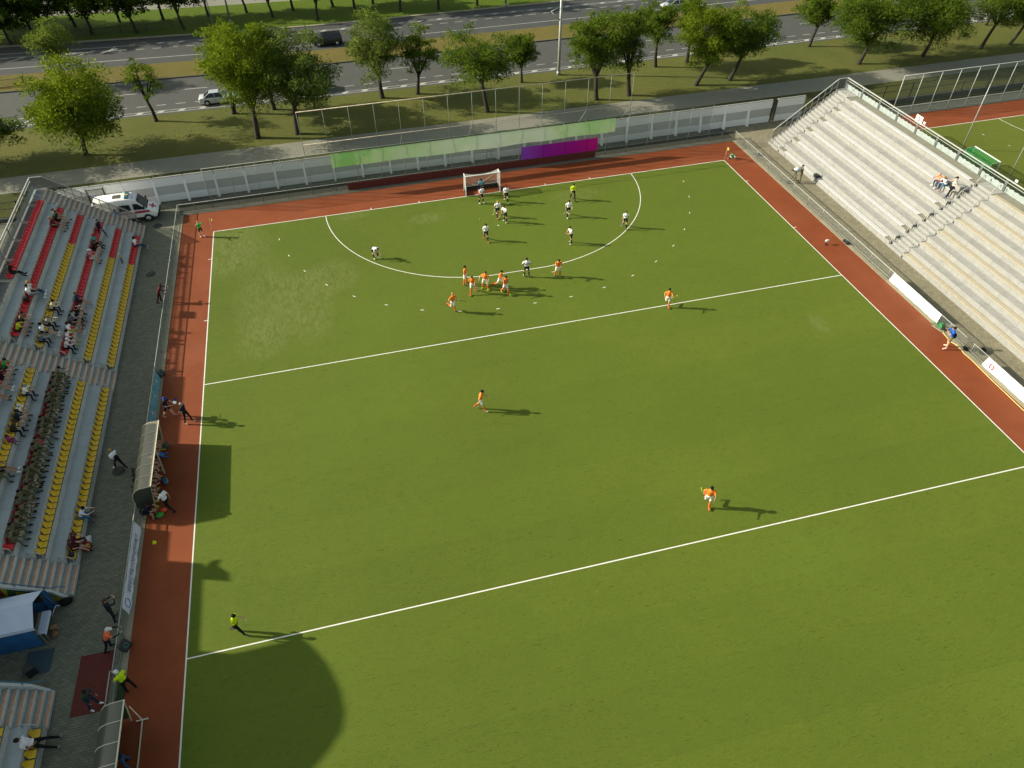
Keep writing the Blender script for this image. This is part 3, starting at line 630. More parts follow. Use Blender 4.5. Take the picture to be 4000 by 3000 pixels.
# neighbour's fence
nf = thing('ball_stop_fence', 'tall mesh fence with pale slanting posts at the neighbouring pitch', 'fence', (0, 5.25, 0))
part('top_rail', MB().tube([(52.2, 0, 4.64), (112, 0, 4.64)], .04, 6), m_steel_l, nf); part('lower_rail', MB().tube([(44, 0, .87), (112, 0, .87)], .03, 6), m_steel_l, nf)
part('mesh_panel', MB().add([(52.2, 0, .1), (112, 0, .1), (112, 0, 4.64), (52.2, 0, 4.64)], [(0, 1, 2, 3)]), m_mesh, nf)
pmn = MB().tube([(0, 0, 0), (0, 0, 4.64)], .045, 6).mesh('post', m_steel_l)
for k in range(24): ob('post', pmn, nf, (52.2 + 2.58 * k, 0, 0))
for (x, y, lb) in ((53.9, -5.03, 'tall thin grey pole behind the stand railing left of the green goal'), (54.0, -12.1, 'tall thin grey pole behind the stand railing right of the green goal')):
    t = thing('net_pole', lb, 'pole', (x, y, 0)); part('shaft', MB().tube([(0, 0, 0), (0, 0, 4.6), (0, 0, 7.3)], [.06, .05, .035], 8), m_steel_l, t); part('base_plate', MB().box(-.15, .15, -.15, .15, -.02, .03), m_steel, t)
g = thing('training_goal', 'small goal with green net beside the neighbouring pitch', 'goal', (51.7, -10.0, 0))
for y in (-1.88, 1.88):
    part('post', MB().bar((.48, y, 0), (.48, y, 2.05), .07), m_steel_l, g); part('side_frame', MB().tube([(.48, y, 2.02), (-.5, y, 2.0), (-.9, y, 0)], .025, 6), m_steel_l, g)
part('crossbar', MB().bar((.48, -1.9, 2.05), (.48, 1.9, 2.05), .07), m_white, g)
part('net', MB().add([(.46, -1.86, 2.02), (.46, 1.86, 2.02), (-.5, 1.86, 1.98), (-.5, -1.86, 1.98), (-.9, -1.86, .02), (-.9, 1.86, .02), (.46, -1.86, .02), (.46, 1.86, .02)], [(0, 1, 2, 3), (3, 2, 5, 4), (0, 3, 4, 6), (1, 7, 5, 2)]), m_netg, g)

# ------------------------------------------------------------------ hockey goal, flags, ball
g = thing('hockey_goal', 'white hockey goal with net and dark backboard on the back line', 'goal', (0, 0, 0))
for x in (-1.83, 1.83):
    part('goal_post', MB().box(x - .035, x + .035, .0, .075, 0, 2.18), m_white, g); part('net_support', MB().bar((x, .06, 2.14), (x, .92, 2.12), .05).bar((x, .92, 2.12), (x, 1.22, .0), .05), m_white, g)
part('crossbar', MB().box(-1.865, 1.865, -.003, .072, 2.14, 2.215), m_white, g)
bb = MB().box(-1.80, 1.80, 1.16, 1.19, 0, .46); part('backboard', bb, M('board_dark', (.025, .032, .03), .6), g); part('backboard_rim', MB().box(-1.81, 1.81, 1.155, 1.195, .46, .475), m_steel_l, g)
for s_ in (-1, 1): part('sideboard', MB().box(min(s_ * 1.79, s_ * 1.82), max(s_ * 1.79, s_ * 1.82), .08, 1.16, 0, .46), M('board_dark', (.025, .032, .03), .6), g)
vs = []; n = 16
for i in range(n + 1):
    u = i / n; x = -1.83 + 3.66 * u; sag = .34 * math.sin(math.pi * u) ** .8
    vs += [(x, .06, 2.15), (x, .5, 2.14 - sag * .6), (x, .93, 2.12 - sag), (x, 1.1 + .12 * math.sin(math.pi * u), 1.2 - sag * .3), (x, 1.17, .45)]
fs = [(5 * i + j, 5 * i + 5 + j, 5 * i + 6 + j, 5 * i + 1 + j) for i in range(n) for j in range(4)]
o = len(vs)
for x in (-1.83, 1.83): vs += [(x, .06, 2.15), (x, .93, 2.12), (x, 1.17, .45), (x, .06, .45)]
fs += [(o, o + 1, o + 2, o + 3), (o + 4, o + 7, o + 6, o + 5)]
part('net', MB().add(vs, fs, 0, True), m_net, g)
part('net_rope', MB().tube([(1.1, .5, 1.75), (.7, .95, 1.2), (.1, 1.1, .75), (-.5, 1.12, .55), (-1.0, 1.1, .7)], .022, 5), m_plank_c, g)
def flag(loc, label, lean, rz):
    t = thing('corner_flag', label, 'flag', loc, rz)
    part('pole', MB().tube([(0, 0, 0), (lean, .02, 1.5)], .018, 6), M('pole_pinkish', (.6, .42, .36), .5), t)
    vs = []
    for i in range(6):
        u = i / 5; vs += [(lean * .7 + .30 * u * .8, .05 * math.sin(u * 4), 1.12 - .05 * u + .1 * u), (lean + .30 * u, .05 * math.sin(u * 4), 1.5 - .12 * u)]
    part('flag_cloth', MB().add(vs, [(2 * i, 2 * i + 2, 2 * i + 3, 2 * i + 1) for i in range(5)], 0, True), M('flag_yellow', (.62, .44, .02), .6), t)
flag((-27.62, .12, 0), 'yellow corner flag on a pole at the left back corner', .1, R(-25)); flag((27.62, .12, 0), 'yellow corner flag on a pole at the right back corner', .06, R(-70))
solo('hockey_ball', MB().ell((0, 0, .037), .037, .037, .037, 12, 8), M('ball_yellowish', (.75, .72, .35), .4), 'small pale yellow ball lying in front of the goal', 'ball', None, (-1.52, -4.89, .0))

# ================================================================== UNSEEN SHADOW CASTERS (added beyond the left frame edge, shaped to throw the pitch shadows)
m_caster = M('caster_grey', (.45, .47, .46), .6, .1, 2.); m_roofg = M('roof_grey', (.16, .17, .18), .6, .15, 2.)
for (y0, y1, lb) in ((-27.25, -24.2, 'unseen grey box added for its shadow behind the shaded stand, farther of two'), (-30.35, -27.4, 'unseen grey box added for its shadow behind the shaded stand, nearer of two')):
    t = thing('shadow_caster_box', lb, 'cabin', (-43.9, (y0 + y1) / 2, 0)); h = (y1 - y0) / 2  # unseen box, sized so its shadow falls as a rectangle
    part('wall', MB().box(-1.3, 1.3, -h, h, -.02, 8.55), m_caster, t); part('roof', MB().box(-1.4, 1.4, -h, h, 8.553, 8.8), m_roofg, t)
    part('window', MB().box(1.303, 1.33, -h + .3, h - .3, 6.6, 8.0), m_glass, t); part('door', MB().box(-1.33, -1.303, -.4, .4, 0, 2.1), m_black, t)
t = thing('shadow_caster_panel', 'unseen solid panel row added for its shadow above the shaded stand railing', 'panel', (-42.55, -20.4, 0)); part('panel', MB().box(-.04, .04, -3.6, 3.6, 4.9, 7.0), m_caster, t); part('post', MB().box(-.15, -.05, -3.5, -3.4, -.02, 6.9), m_steel, t); part('post', MB().box(-.15, -.05, 3.4, 3.5, -.02, 6.9), m_steel, t)  # unseen panel, height set by the straight shadow edge on the track
t = thing('shadow_caster_panel', 'unseen solid panel row added for its shadow beside the arched block', 'panel', (-42.55, -33.2, 0)); part('panel', MB().box(-.04, .04, -1.4, 1.4, 4.9, 7.0), m_caster, t); part('post', MB().box(-.15, -.05, -1.3, -1.2, -.02, 6.9), m_steel, t)  # second unseen panel, likewise sized from the shadow
t = thing('shadow_caster_block', 'unseen arched block shaped to throw the rounded shadow on the pitch', 'building', (-44.0, -42, 0))
part('wall', MB().box(-9, 0, 2.6, 8.5, -.02, 8.9), m_caster, t)
arc = [(2.7, -.02), (2.7, 9.85), (3.3, 10.75), (4.0, 11.75), (3.8, 11.95), (3.3, 12.2), (2.5, 12.5), (1.2, 12.76), (0, 12.84), (-1, 12.72), (-2, 12.38), (-3, 11.95), (-4.5, 11.0), (-6, 9.7), (-6.8, 9.0), (-6.8, -.02)]
part('hall', MB().prism([(a, b) for a, b in arc], 'x', -14, -.02), m_caster, t)  # assumed form: outline follows the rounded shadow back along the sun
part('window', MB().box(-.017, .01, -3.5, 2.4, 2.5, 6.5), m_glass, t); part('door', MB().box(.003, .03, 3.4, 4.6, 0, 2.2), m_black, t)
t = thing('shadow_caster_flag', 'unseen flag shape added on the arched block for its shadow', 'flag', (-44.0, -34.6, 8.9))  # added shape for the small bump on the shadow edge
part('mast', MB().tube([(0, 0, -.05), (0, 0, .85)], .05, 6), m_steel, t)
part('flag_cloth', MB().add([(0, 0, .8), (.1, .5, .75), (0, 1.0, .45), (.1, 1.5, .5), (.1, 1.3, .15), (0, .9, .05), (.1, .5, -.3), (0, 0, -.3)], [(0, 1, 6, 7), (1, 2, 5, 6), (2, 3, 4, 5)]), m_blue, t)
t = thing('shadow_caster_block', 'unseen low block beside the arched one behind the second seated stand', 'building', (-44, -58, 0)); part('wall', MB().box(-10, -.2, -14, 9.4, -.02, 9.2), m_caster, t); part('roof', MB().box(-10.2, 0, -14.2, 9.4, 9.203, 9.5), m_roofg, t); part('window', MB().box(-.197, -.17, -10, 6, 6, 8), m_glass, t)

# ================================================================== TREES
def tree(base, h, rx, label, off=(0, 0), cb=.30, leafm=None, dens=1., lean=(0, 0), bark=None, seed=0, group='trees on the grass strip by the road', flat=.8, clump=1., name='broadleaf_tree', lf=1., keep=1.):
    r = np.random.default_rng(seed); rd = random.Random(seed)
    t = thing(name, label, 'tree', (base[0], base[1] + 0, -.03), 0, group)
    zc = h * (cb + 1) / 2 + h * .02; rz = h * (1 - cb) / 2
    cx, cy = off
    tb = MB(); tr = .022 * h + .05
    fork = Vector((cx * .35 + lean[0], cy * .35 + lean[1], h * (cb * .9 + .03)))
    tb.tube([(0, 0, -.1), (0, 0, .15), fork * .5 + Vector((rd.uniform(-.1, .1), 0, 0)), fork], [tr * 1.45, tr * 1.05, tr * .85, tr * .72], 9)
    nl = rd.randint(5, 7); tips = []
    for i in range(nl):
        a = 2 * math.pi * i / nl + rd.uniform(-.4, .4); el = rd.uniform(.15, .95); q = rd.uniform(.55, .85)
        end = Vector((cx + rx * q * math.cos(a) * math.sqrt(1 - el * el * .7), cy + rx * q * math.sin(a) * math.sqrt(1 - el * el * .7), zc + rz * (el * 1.5 - .62) * .85))
        mid = fork.lerp(end, .5) + Vector((rd.uniform(-.3, .3), rd.uniform(-.3, .3), rd.uniform(.1, .6)))
        tb.tube([fork - Vector((0, 0, .1)), mid, end], [tr * .5, tr * .32, tr * .12], 6, 0, False)
        for j in range(4):
            s0 = mid.lerp(end, rd.uniform(-.2, .8)); d = Vector((rd.gauss(0, 1), rd.gauss(0, 1), rd.gauss(.25, .6))).normalized() * rx * rd.uniform(.25, .5)
            e2 = s0 + d; tb.tube([s0, s0 + d * .5 + Vector((0, 0, .15)), e2], [tr * .22, tr * .14, tr * .05], 4, 0, False); tips.append(e2)
        tips.append(end)
    part('trunk', tb, bark or m_bark, t)
    # crown: leaf clumps at the branch tips and over an uneven shell
    ctr = [np.array(p) for p in tips]
    nc = int(54 * dens)
    while len(ctr) < len(tips) + nc:
        v = r.normal(size=3); v /= np.linalg.norm(v); k = r.uniform(.35, 1.0) ** .6
        p = np.array([cx, cy, zc]) + v * k * np.array([rx * .86, rx * .86, rz * .86]) * (1 + .20 * math.sin(4 * v[0] + seed) + .16 * math.sin(6 * v[1] + 2 * seed) + .14 * math.sin(7 * v[2] + 3 * seed))
        if p[2] < h * cb * .8: continue
        ctr.append(p)
    P, A, B_ = [], [], []
    for c in ctr:
        if r.random() > keep: continue
        sz = rx * r.uniform(.085, .20) * clump; n = int(330 * dens * (sz / (rx * .2)) ** 1.5 * (rx / 4.5) ** 1.2) + 12
        g = r.normal(size=(n, 3)) * np.array([sz, sz, sz * .55 * flat]) ; g *= np.minimum(1, 1.9 * sz / (np.linalg.norm(g, axis=1, keepdims=True) + 1e-6))
        pts = c + g; pts[:, 2] -= .35 * (g[:, 0] ** 2 + g[:, 1] ** 2) / (sz + .01) * .5
        ax = g * .8 + r.normal(size=(n, 3)) * sz * .6 + np.array([0, 0, -.15 * sz]); ax /= np.linalg.norm(ax, axis=1, keepdims=True)
        bx = np.cross(ax, r.normal(size=(n, 3)) * .55 + np.array([0, 0, 1.])); bx /= np.linalg.norm(bx, axis=1, keepdims=True) + 1e-9
        L_ = r.uniform(.10, .215, size=(n, 1)) * lf
        P.append(pts); A.append(ax * L_); B_.append(bx * L_ * .36)
    P, A, B_ = (np.concatenate(x) for x in (P, A, B_))
    n = len(P); V = np.stack([P - A - B_ * .3, P + B_ * 1.0, P + A, P - B_ * 1.0], 1).reshape(-1, 3)
    me = bpy.data.meshes.new('crown'); me.vertices.add(4 * n); me.vertices.foreach_set('co', V.ravel().astype(np.float32))
    me.loops.add(4 * n); me.loops.foreach_set('vertex_index', np.arange(4 * n, dtype=np.int32))
    me.polygons.add(n); me.polygons.foreach_set('loop_start', np.arange(0, 4 * n, 4, dtype=np.int32)); me.polygons.foreach_set('loop_total', np.full(n, 4, dtype=np.int32))
    me.update(calc_edges=True); me.validate(); me.materials.append(leafm or m_leafA); ob('crown', me, t)
    return t
A_, B2, C_ = m_leafA, m_leafB, m_leafC
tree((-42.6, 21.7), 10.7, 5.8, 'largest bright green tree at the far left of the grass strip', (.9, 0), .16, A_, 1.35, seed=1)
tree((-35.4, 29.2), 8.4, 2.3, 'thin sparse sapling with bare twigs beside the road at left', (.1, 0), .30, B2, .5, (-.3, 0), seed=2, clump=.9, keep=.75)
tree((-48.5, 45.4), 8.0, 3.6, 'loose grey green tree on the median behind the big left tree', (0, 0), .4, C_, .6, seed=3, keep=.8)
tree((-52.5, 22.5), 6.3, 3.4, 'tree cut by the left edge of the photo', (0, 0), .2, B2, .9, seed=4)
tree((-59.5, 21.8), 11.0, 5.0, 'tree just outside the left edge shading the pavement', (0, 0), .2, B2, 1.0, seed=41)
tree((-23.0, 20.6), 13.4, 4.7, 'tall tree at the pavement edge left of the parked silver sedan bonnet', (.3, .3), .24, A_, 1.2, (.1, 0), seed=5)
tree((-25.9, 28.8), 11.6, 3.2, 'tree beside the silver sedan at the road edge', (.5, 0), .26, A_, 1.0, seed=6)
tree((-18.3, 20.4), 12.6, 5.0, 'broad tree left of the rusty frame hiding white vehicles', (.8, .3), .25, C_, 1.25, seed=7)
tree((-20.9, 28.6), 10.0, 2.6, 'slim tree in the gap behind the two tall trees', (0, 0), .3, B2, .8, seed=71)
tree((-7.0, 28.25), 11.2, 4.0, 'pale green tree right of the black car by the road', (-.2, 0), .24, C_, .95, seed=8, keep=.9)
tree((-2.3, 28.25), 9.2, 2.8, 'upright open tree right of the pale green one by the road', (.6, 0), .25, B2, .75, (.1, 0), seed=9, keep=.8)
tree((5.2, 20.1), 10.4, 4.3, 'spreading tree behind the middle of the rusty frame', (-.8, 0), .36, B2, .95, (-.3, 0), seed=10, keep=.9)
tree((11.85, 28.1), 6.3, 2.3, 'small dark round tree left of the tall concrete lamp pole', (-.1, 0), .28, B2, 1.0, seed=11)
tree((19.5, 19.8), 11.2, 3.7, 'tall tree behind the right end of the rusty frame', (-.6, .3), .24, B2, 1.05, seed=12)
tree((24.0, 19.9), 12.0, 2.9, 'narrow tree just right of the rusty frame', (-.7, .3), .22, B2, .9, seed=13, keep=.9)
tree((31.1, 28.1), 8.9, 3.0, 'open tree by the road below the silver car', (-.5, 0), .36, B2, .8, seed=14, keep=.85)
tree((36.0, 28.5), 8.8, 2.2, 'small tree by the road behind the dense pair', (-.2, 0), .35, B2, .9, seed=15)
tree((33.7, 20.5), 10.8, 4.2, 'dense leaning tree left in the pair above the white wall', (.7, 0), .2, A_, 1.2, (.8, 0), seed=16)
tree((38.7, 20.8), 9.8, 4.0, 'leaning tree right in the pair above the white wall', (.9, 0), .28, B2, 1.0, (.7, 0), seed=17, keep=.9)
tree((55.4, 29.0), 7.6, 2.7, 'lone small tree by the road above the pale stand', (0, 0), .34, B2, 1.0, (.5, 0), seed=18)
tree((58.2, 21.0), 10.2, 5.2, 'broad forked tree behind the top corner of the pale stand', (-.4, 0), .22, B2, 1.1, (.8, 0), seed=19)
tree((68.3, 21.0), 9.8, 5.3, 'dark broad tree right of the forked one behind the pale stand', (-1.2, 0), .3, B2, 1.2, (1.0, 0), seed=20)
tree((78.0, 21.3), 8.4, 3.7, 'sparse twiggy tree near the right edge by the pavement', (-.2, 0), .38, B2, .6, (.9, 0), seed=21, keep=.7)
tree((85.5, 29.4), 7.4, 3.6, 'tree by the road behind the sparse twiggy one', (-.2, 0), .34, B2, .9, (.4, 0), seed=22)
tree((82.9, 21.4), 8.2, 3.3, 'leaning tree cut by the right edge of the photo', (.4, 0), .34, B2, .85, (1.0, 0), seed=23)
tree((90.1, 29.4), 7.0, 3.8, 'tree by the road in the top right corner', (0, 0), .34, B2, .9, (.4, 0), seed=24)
# dark row on the lawn beyond the far road (only the lower crowns and trunks are in the photo)
far = [(-60.0, 65.4, 8.6, 4.2), (-58.2, 71.2, 8.2, 3.6), (-55.3, 66.1, 8.8, 3.8), (-51.6, 71.4, 8.5, 3.8), (-48.3, 66.4, 8.8, 4.0), (-44.8, 71.8, 8.4, 3.4), (-41.4, 65.1, 8.8, 3.6), (-37.8, 70.7, 8.6, 3.5), (-34.2, 64.9, 8.6, 3.4), (-30.6, 70.4, 8.0, 3.0), (-24.4, 70.3, 8.2, 2.8), (-20.2, 66.5, 8.2, 2.8), (-16.8, 69.3, 8.6, 2.8), (-13.1, 63.0, 8.6, 2.6), (-10.1, 69.1, 8.6, 2.8), (-6.7, 66.6, 8.6, 2.6), (-3.4, 68.5, 8.6, 2.8), (.5, 63.1, 9.0, 2.8), (6.8, 62.3, 9.0, 3.0), (13.4, 62.2, 9.0, 3.0)]
for i, (x, y, h, rx) in enumerate(far):
    nb = 'front' if y < 67.5 else 'rear'
    tree((x, y), h, rx, f'{ORD[i]} dark tree from the left on the lawn beyond the far road, {nb} row', (0, 0), .26, m_leafD, .5, (random.uniform(-.3, .3), 0), m_barkd, 100 + i, 'dark trees on the far lawn', lf=1.7, name='lawn_tree')
for i, (x, y, h, rx) in enumerate([(-66, 72, 9, 4.5), (-70, 66, 9, 4.5), (-64.5, 76, 9, 4.5)]):
    tree((x, y), h, rx, ('dark tree in the top left corner beside the lawn path', 'dark tree at the very left edge of the lawn', 'dark tree deepest in the top left corner')[i], (0, 0), .25, m_leafD, .75, (0, 0), m_barkd, 140 + i, 'dark trees on the far lawn', lf=1.7, name='lawn_tree')
# poles along the road
def pole(base, h, r0, label, arm=None, lean=0.):
    t = thing('street_lamp', label, 'lamp post', (base[0], base[1], -.03))
    part('pole', MB().tube([(0, 0, -.05), (0, 0, h * .45), (lean, 0, h)], [r0, r0 * .85, r0 * .6], 10), m_steel_l if arm else m_steel, t); part('base', MB().tube([(0, 0, -.05), (0, 0, .5)], r0 * 1.3, 10), m_steel, t)
    if arm:
        part('arm', MB().tube([(0, 0, 6.85), (-1.35, 0, 8.15)], .07, 6), m_steel_l, t); part('wire_stay', MB().tube([(-1.35, 0, 8.15), (0, 0, 8.6)], .03, 5), m_steel_l, t)
    part('lamp_head', MB().box(lean - 1.2, lean - .2, -.12, .12, h - .1, h + .05), m_steel_l, t)
    return t
pole((17.4, 29.2), 11.5, .21, 'tall pale concrete lamp pole with a bracket arm between the roadside trees', True)
pole((-29.3, 61.9), 9.5, .09, 'thin lamp pole at the lawn edge beyond the far road', None, -.7)
pole((-26.9, 65.8), 10, .16, 'thick grey pole standing on the lawn beyond the far road', None, -.2)
pole((17.9, 60.3), 10, .16, 'grey pole at the far road kerb near the top centre', None)

# ================================================================== VEHICLES
def wheel_mesh(r=.33, w_=.22): return MB().tube([(0, -w_ / 2, 0), (0, w_ / 2, 0)], r, 18).mesh('tyre', m_tyre, .02), MB().tube([(0, -w_ / 2 - .012, 0), (0, w_ / 2 + .012, 0)], r * .64, 14).mesh('rim', m_rim)
def add_wheels(t, xs, hw, r=.33):
    tm, rm = wheel_mesh(r)
    for x in xs:
        for s_ in (-1, 1):
            wv = ob('wheel', tm, t, (x, s_ * (hw - .10), r)); ob('rim', rm, wv)
def rsec(x, hw, z0, z1, tum=.0, n=4, r=.12):   # rounded rectangular body section at station x
    pts = []
    for sx, sz in ((1, 0), (1, 1), (-1, 1), (-1, 0)):
        for k in range(n):
            a = {(1, 0): -90, (1, 1): 0, (-1, 1): 90, (-1, 0): 180}[(sx, sz)] + 90 * k / (n - 1)
            cxx = sx * (hw - r - (tum if sz else 0)); czz = z0 + r if sz == 0 else z1 - r
            pts.append((x, cxx + r * math.cos(R(a)), czz + r * math.sin(R(a))))
    return pts
def car(name, label, loc, rz, paint, body, cab, hw=.89, wx=(-1.35, 1.38), group=None, wr=.33):
    """body: list of (x, z_bottom, z_top, half_width factor); cab: (x0,x1 at belt, x0,x1 at roof, belt z, roof z)"""
    t = thing(name, label, 'car', (*loc, -.076), rz, group)
    part('body', MB().loft([rsec(x, hw * f, a, b, .05) for x, a, b, f in body], 0, True), paint, t)
    b0, b1, r0, r1, zb, zr = cab; w0, w1 = hw - .06, hw - .27
    gb = MB().loft([[(x, s_ * w0, zb) for x, s_ in ((b0, -1), (b1, -1), (b1, 1), (b0, 1))], [(x, s_ * w1, zr) for x, s_ in ((r0, -1), (r1, -1), (r1, 1), (r0, 1))]], 0, False)
    part('windows', gb, m_glass, t)
    part('roof', MB().loft([[(x, s_ * (w1 + .015), zr - .03) for x, s_ in ((r0 - .05, -1), (r1 + .05, -1), (r1 + .05, 1), (r0 - .05, 1))], [(x, s_ * (w1 - .05), zr + .045) for x, s_ in ((r0 + .1, -1), (r1 - .1, -1), (r1 - .1, 1), (r0 + .1, 1))]], 0, False), paint, t, .02)
    xm = (r0 + r1) / 2 - .05; xb = (b0 + b1) / 2
    for s_ in (-1, 1):
        part('pillars', MB().bar((b0 + .02, s_ * w0, zb), (r0, s_ * w1, zr), .09, .05).bar((b1 - .02, s_ * w0, zb), (r1, s_ * w1, zr), .08, .05).bar((xb, s_ * (w0 + .008), zb), (xm, s_ * (w1 + .008), zr), .09, .03), paint, t)
        part('mirror', MB().ell((b1 - .35, s_ * (hw + .08), zb + .06), .07, .10, .07, 8, 5), paint, t)
        part('door_seam', MB().box(xb - .006, xb + .006, s_ * (hw + .001) - .004, s_ * (hw + .001) + .004, .35, zb - .05), m_black, t)
        xr, xf = body[0][0], body[-1][0]
        part('taillight', MB().box(xr - .01, xr + .16, s_ * (hw - .30) - .12, s_ * (hw - .30) + .15, body[1][2] - .26, body[1][2] - .09), m_lred, t, .02)
        part('headlight', MB().box(xf - .22, xf - .0, s_ * (hw - .32) - .14, s_ * (hw - .32) + .14, body[-2][2] - .24, body[-2][2] - .1), m_lclear, t, .02)
    for x in wx:
        for s_ in (-1, 1): part('wheel_arch', MB().tube([(x, s_ * (hw - .1), wr + .02), (x, s_ * (hw + .003), wr + .02)], wr + .06, 18), m_black, t)
    add_wheels(t, wx, hw + .03, wr)
    part('underside', MB().box(body[0][0] + .2, body[-1][0] - .2, -hw + .12, hw - .12, .16, .4), m_black, t)
    return t
sedan = [(-2.35, .42, .80, .86), (-2.22, .28, .98, .95), (-1.5, .22, 1.0, 1.0), (-.3, .2, .98, 1.0), (.9, .2, .95, 1.0), (1.6, .22, .88, .98), (2.15, .27, .78, .92), (2.36, .38, .66, .80)]
scab = (-1.75, 1.25, -.95, .35, .95, 1.42)
mpv = [(-2.15, .42, 1.0, .9), (-2.08, .28, 1.12, .97), (-1.4, .22, 1.1, 1.0), (0, .2, 1.08, 1.0), (1.0, .2, 1.05, 1.0), (1.7, .24, .98, .97), (2.1, .3, .85, .9), (2.22, .4, .7, .8)]
mcab = (-2.05, 1.5, -1.85, .55, 1.06, 1.66)
car('silver_sedan', 'silver sedan driving on the near road, half hidden by a tree', (-27.9, 33.25), 0, m_silver, sedan, scab)
car('black_minivan', 'black minivan driving on the far road', (-12.3, 51.0), math.pi, m_cblack, mpv, mcab)
car('silver_car', 'silver car on the far road near the top centre right', (44.2, 51.1), math.pi, m_silver, sedan, scab)
car('white_car', 'white car on the near road seen through the broad tree, closest to the median', (-17.3, 41.0), 0, m_white, sedan, scab)
car('white_estate_car', 'white car on the near road behind the tall tree, middle lane', (-23.5, 40.8), 0, m_white, mpv, mcab)
car('dark_hatchback', 'dark car on the near road at the top right behind the trees', (86.2, 39.6), 0, m_cblack, mpv, mcab)
car('silver_hatchback', 'pale car on the near road behind the forked tree', (79.5, 40.6), 0, m_silver, sedan, scab)
def van(name, label, loc, rz, Ln, H, hw):
    t = thing(name, label, 'van', (*loc, -.0), rz)
    h = Ln / 2
    secs = [(-h, .45, H - .12, .93), (-h + .1, .36, H, 1), (-h * .2, .34, H + .02, 1), (h * .22, .34, H - .03, 1), (h * .36, .34, H - .16, .99), (h * .66, .34, 1.42, .98), (h * .74, .34, 1.28, .97), (h * .95, .36, 1.02, .93), (h, .42, .8, .84)]
    part('body', MB().loft([rsec(x, hw * f, a, b, .0 if b < 1.5 else .16, 4, .14) for x, a, b, f in secs], 0, True), m_white, t)
    return t, h
a, h = van('ambulance', 'white ambulance van with red stripe and blue lights by the far wall', (-35.75, 4.85), R(1), 5.7, 2.55, 1.0)
a.location.z = -.012
for s_ in (-1, 1):
    part('side_window', MB().prism([(-.55, 1.42), (.55, 1.42), (.50, 2.02), (-.45, 2.06)], 'y', s_ * .985 - .012, s_ * .985 + .012), m_glass, a)
    part('door_window', MB().prism([(.78, 1.42), (1.86, 1.38), (1.30, 2.0), (.85, 2.06)], 'y', s_ * .975 - .012, s_ * .975 + .014), m_glass, a)
    part('red_stripe', MB().box(.75, 2.2, s_ * 1.002 - .004, s_ * 1.002 + .004, 1.02, 1.24), M('ambulance_red', (.42, .03, .07), .4), a); part('sill_trim', MB().box(-2.5, 2.4, s_ * 1.0 - .02, s_ * 1.0 + .02, .36, .56), m_black, a)
    part('mirror', MB().box(1.72, 1.86, s_ * 1.12 - .12, s_ * 1.12 + .12, 1.45, 1.75), m_black, a, .03); part('headlight', MB().ell((2.62, s_ * .74, .92), .18, .14, .10), m_lclear, a)
    part('rear_light', MB().ell((-2.6, s_ * .72, 2.52), .14, .12, .09, 10, 6), m_lblue, a)
T_ = frame((-1.35, -1.012, 1.38), (1, 0, 0), (0, 0, 1)); mr_ = M('ambulance_red', (.42, .03, .07), .4)
text_mb('03', .42, T_, mr_, 'lettering', a); text_mb('СКОРАЯ ПОМОЩЬ', .235, frame((-.42, -1.012, 1.13), (1, 0, 0), (0, 0, 1)), mr_, 'lettering', a)
text_mb('АМБУЛАНС', .26, frame((.95, 0, 2.545), (0, 1, 0), (-1, 0, .16)), M('lettering_blue', L((70, 80, 160)), .5), 'lettering', a)
part('windscreen', MB().add([(1.28, -.78, 2.30), (1.28, .78, 2.30), (2.02, .88, 1.36), (2.02, -.88, 1.36)], [(0, 1, 2, 3)]), m_glass, a)
part('roof_hatch', MB().box(-.95, -.25, -.32, .32, 2.55, 2.62), M('hatch_dark', (.09, .085, .07), .5), a, .02)
part('light_bar', MB().box(.22, .56, -.62, .62, 2.53, 2.68), m_teal, a, .03); part('light_bar_centre', MB().box(.2, .58, -.08, .08, 2.54, 2.69), M('lightbar_yellow', (.5, .42, .12), .5), a)
part('bonnet_cross', MB().add([(2.12, -.13, 1.285), (2.12, .13, 1.285), (2.74, .13, 1.03), (2.74, -.13, 1.03)], [(0, 1, 2, 3)]).add([(2.34, -.42, 1.21), (2.34, .42, 1.21), (2.52, .42, 1.135), (2.52, -.42, 1.135)], [(0, 1, 2, 3)]), M('ambulance_red', (.42, .03, .07), .4), a); part('bumper', MB().box(2.5, 2.9, -.9, .9, .34, .68), m_black, a, .05)
for x in (-1.75, 1.85):
    for s_ in (-1, 1): part('wheel_arch', MB().tube([(x, s_ * .9, .36), (x, s_ * 1.004, .36)], .44, 18), m_black, a)
add_wheels(a, (-1.75, 1.85), 1.03, .36)
wv, h = van('white_van', 'white minibus on the near road hidden behind the broad tree', (-17.4, 34.3), 0, 6.2, 2.6, 1.05)
wv.location.z = -.076
for s_ in (-1, 1): part('side_window', MB().prism([(-2.7, 1.45), (1.7, 1.42), (1.3, 2.1), (-2.7, 2.15)], 'y', s_ * 1.02 - .012, s_ * 1.02 + .02), m_glass, wv)
part('windscreen', MB().add([(1.42, -.8, 2.32), (1.42, .8, 2.32), (2.16, .9, 1.40), (2.16, -.9, 1.40)], [(0, 1, 2, 3)]), m_glass, wv)
add_wheels(wv, (-1.9, 2.0), 1.06, .36)

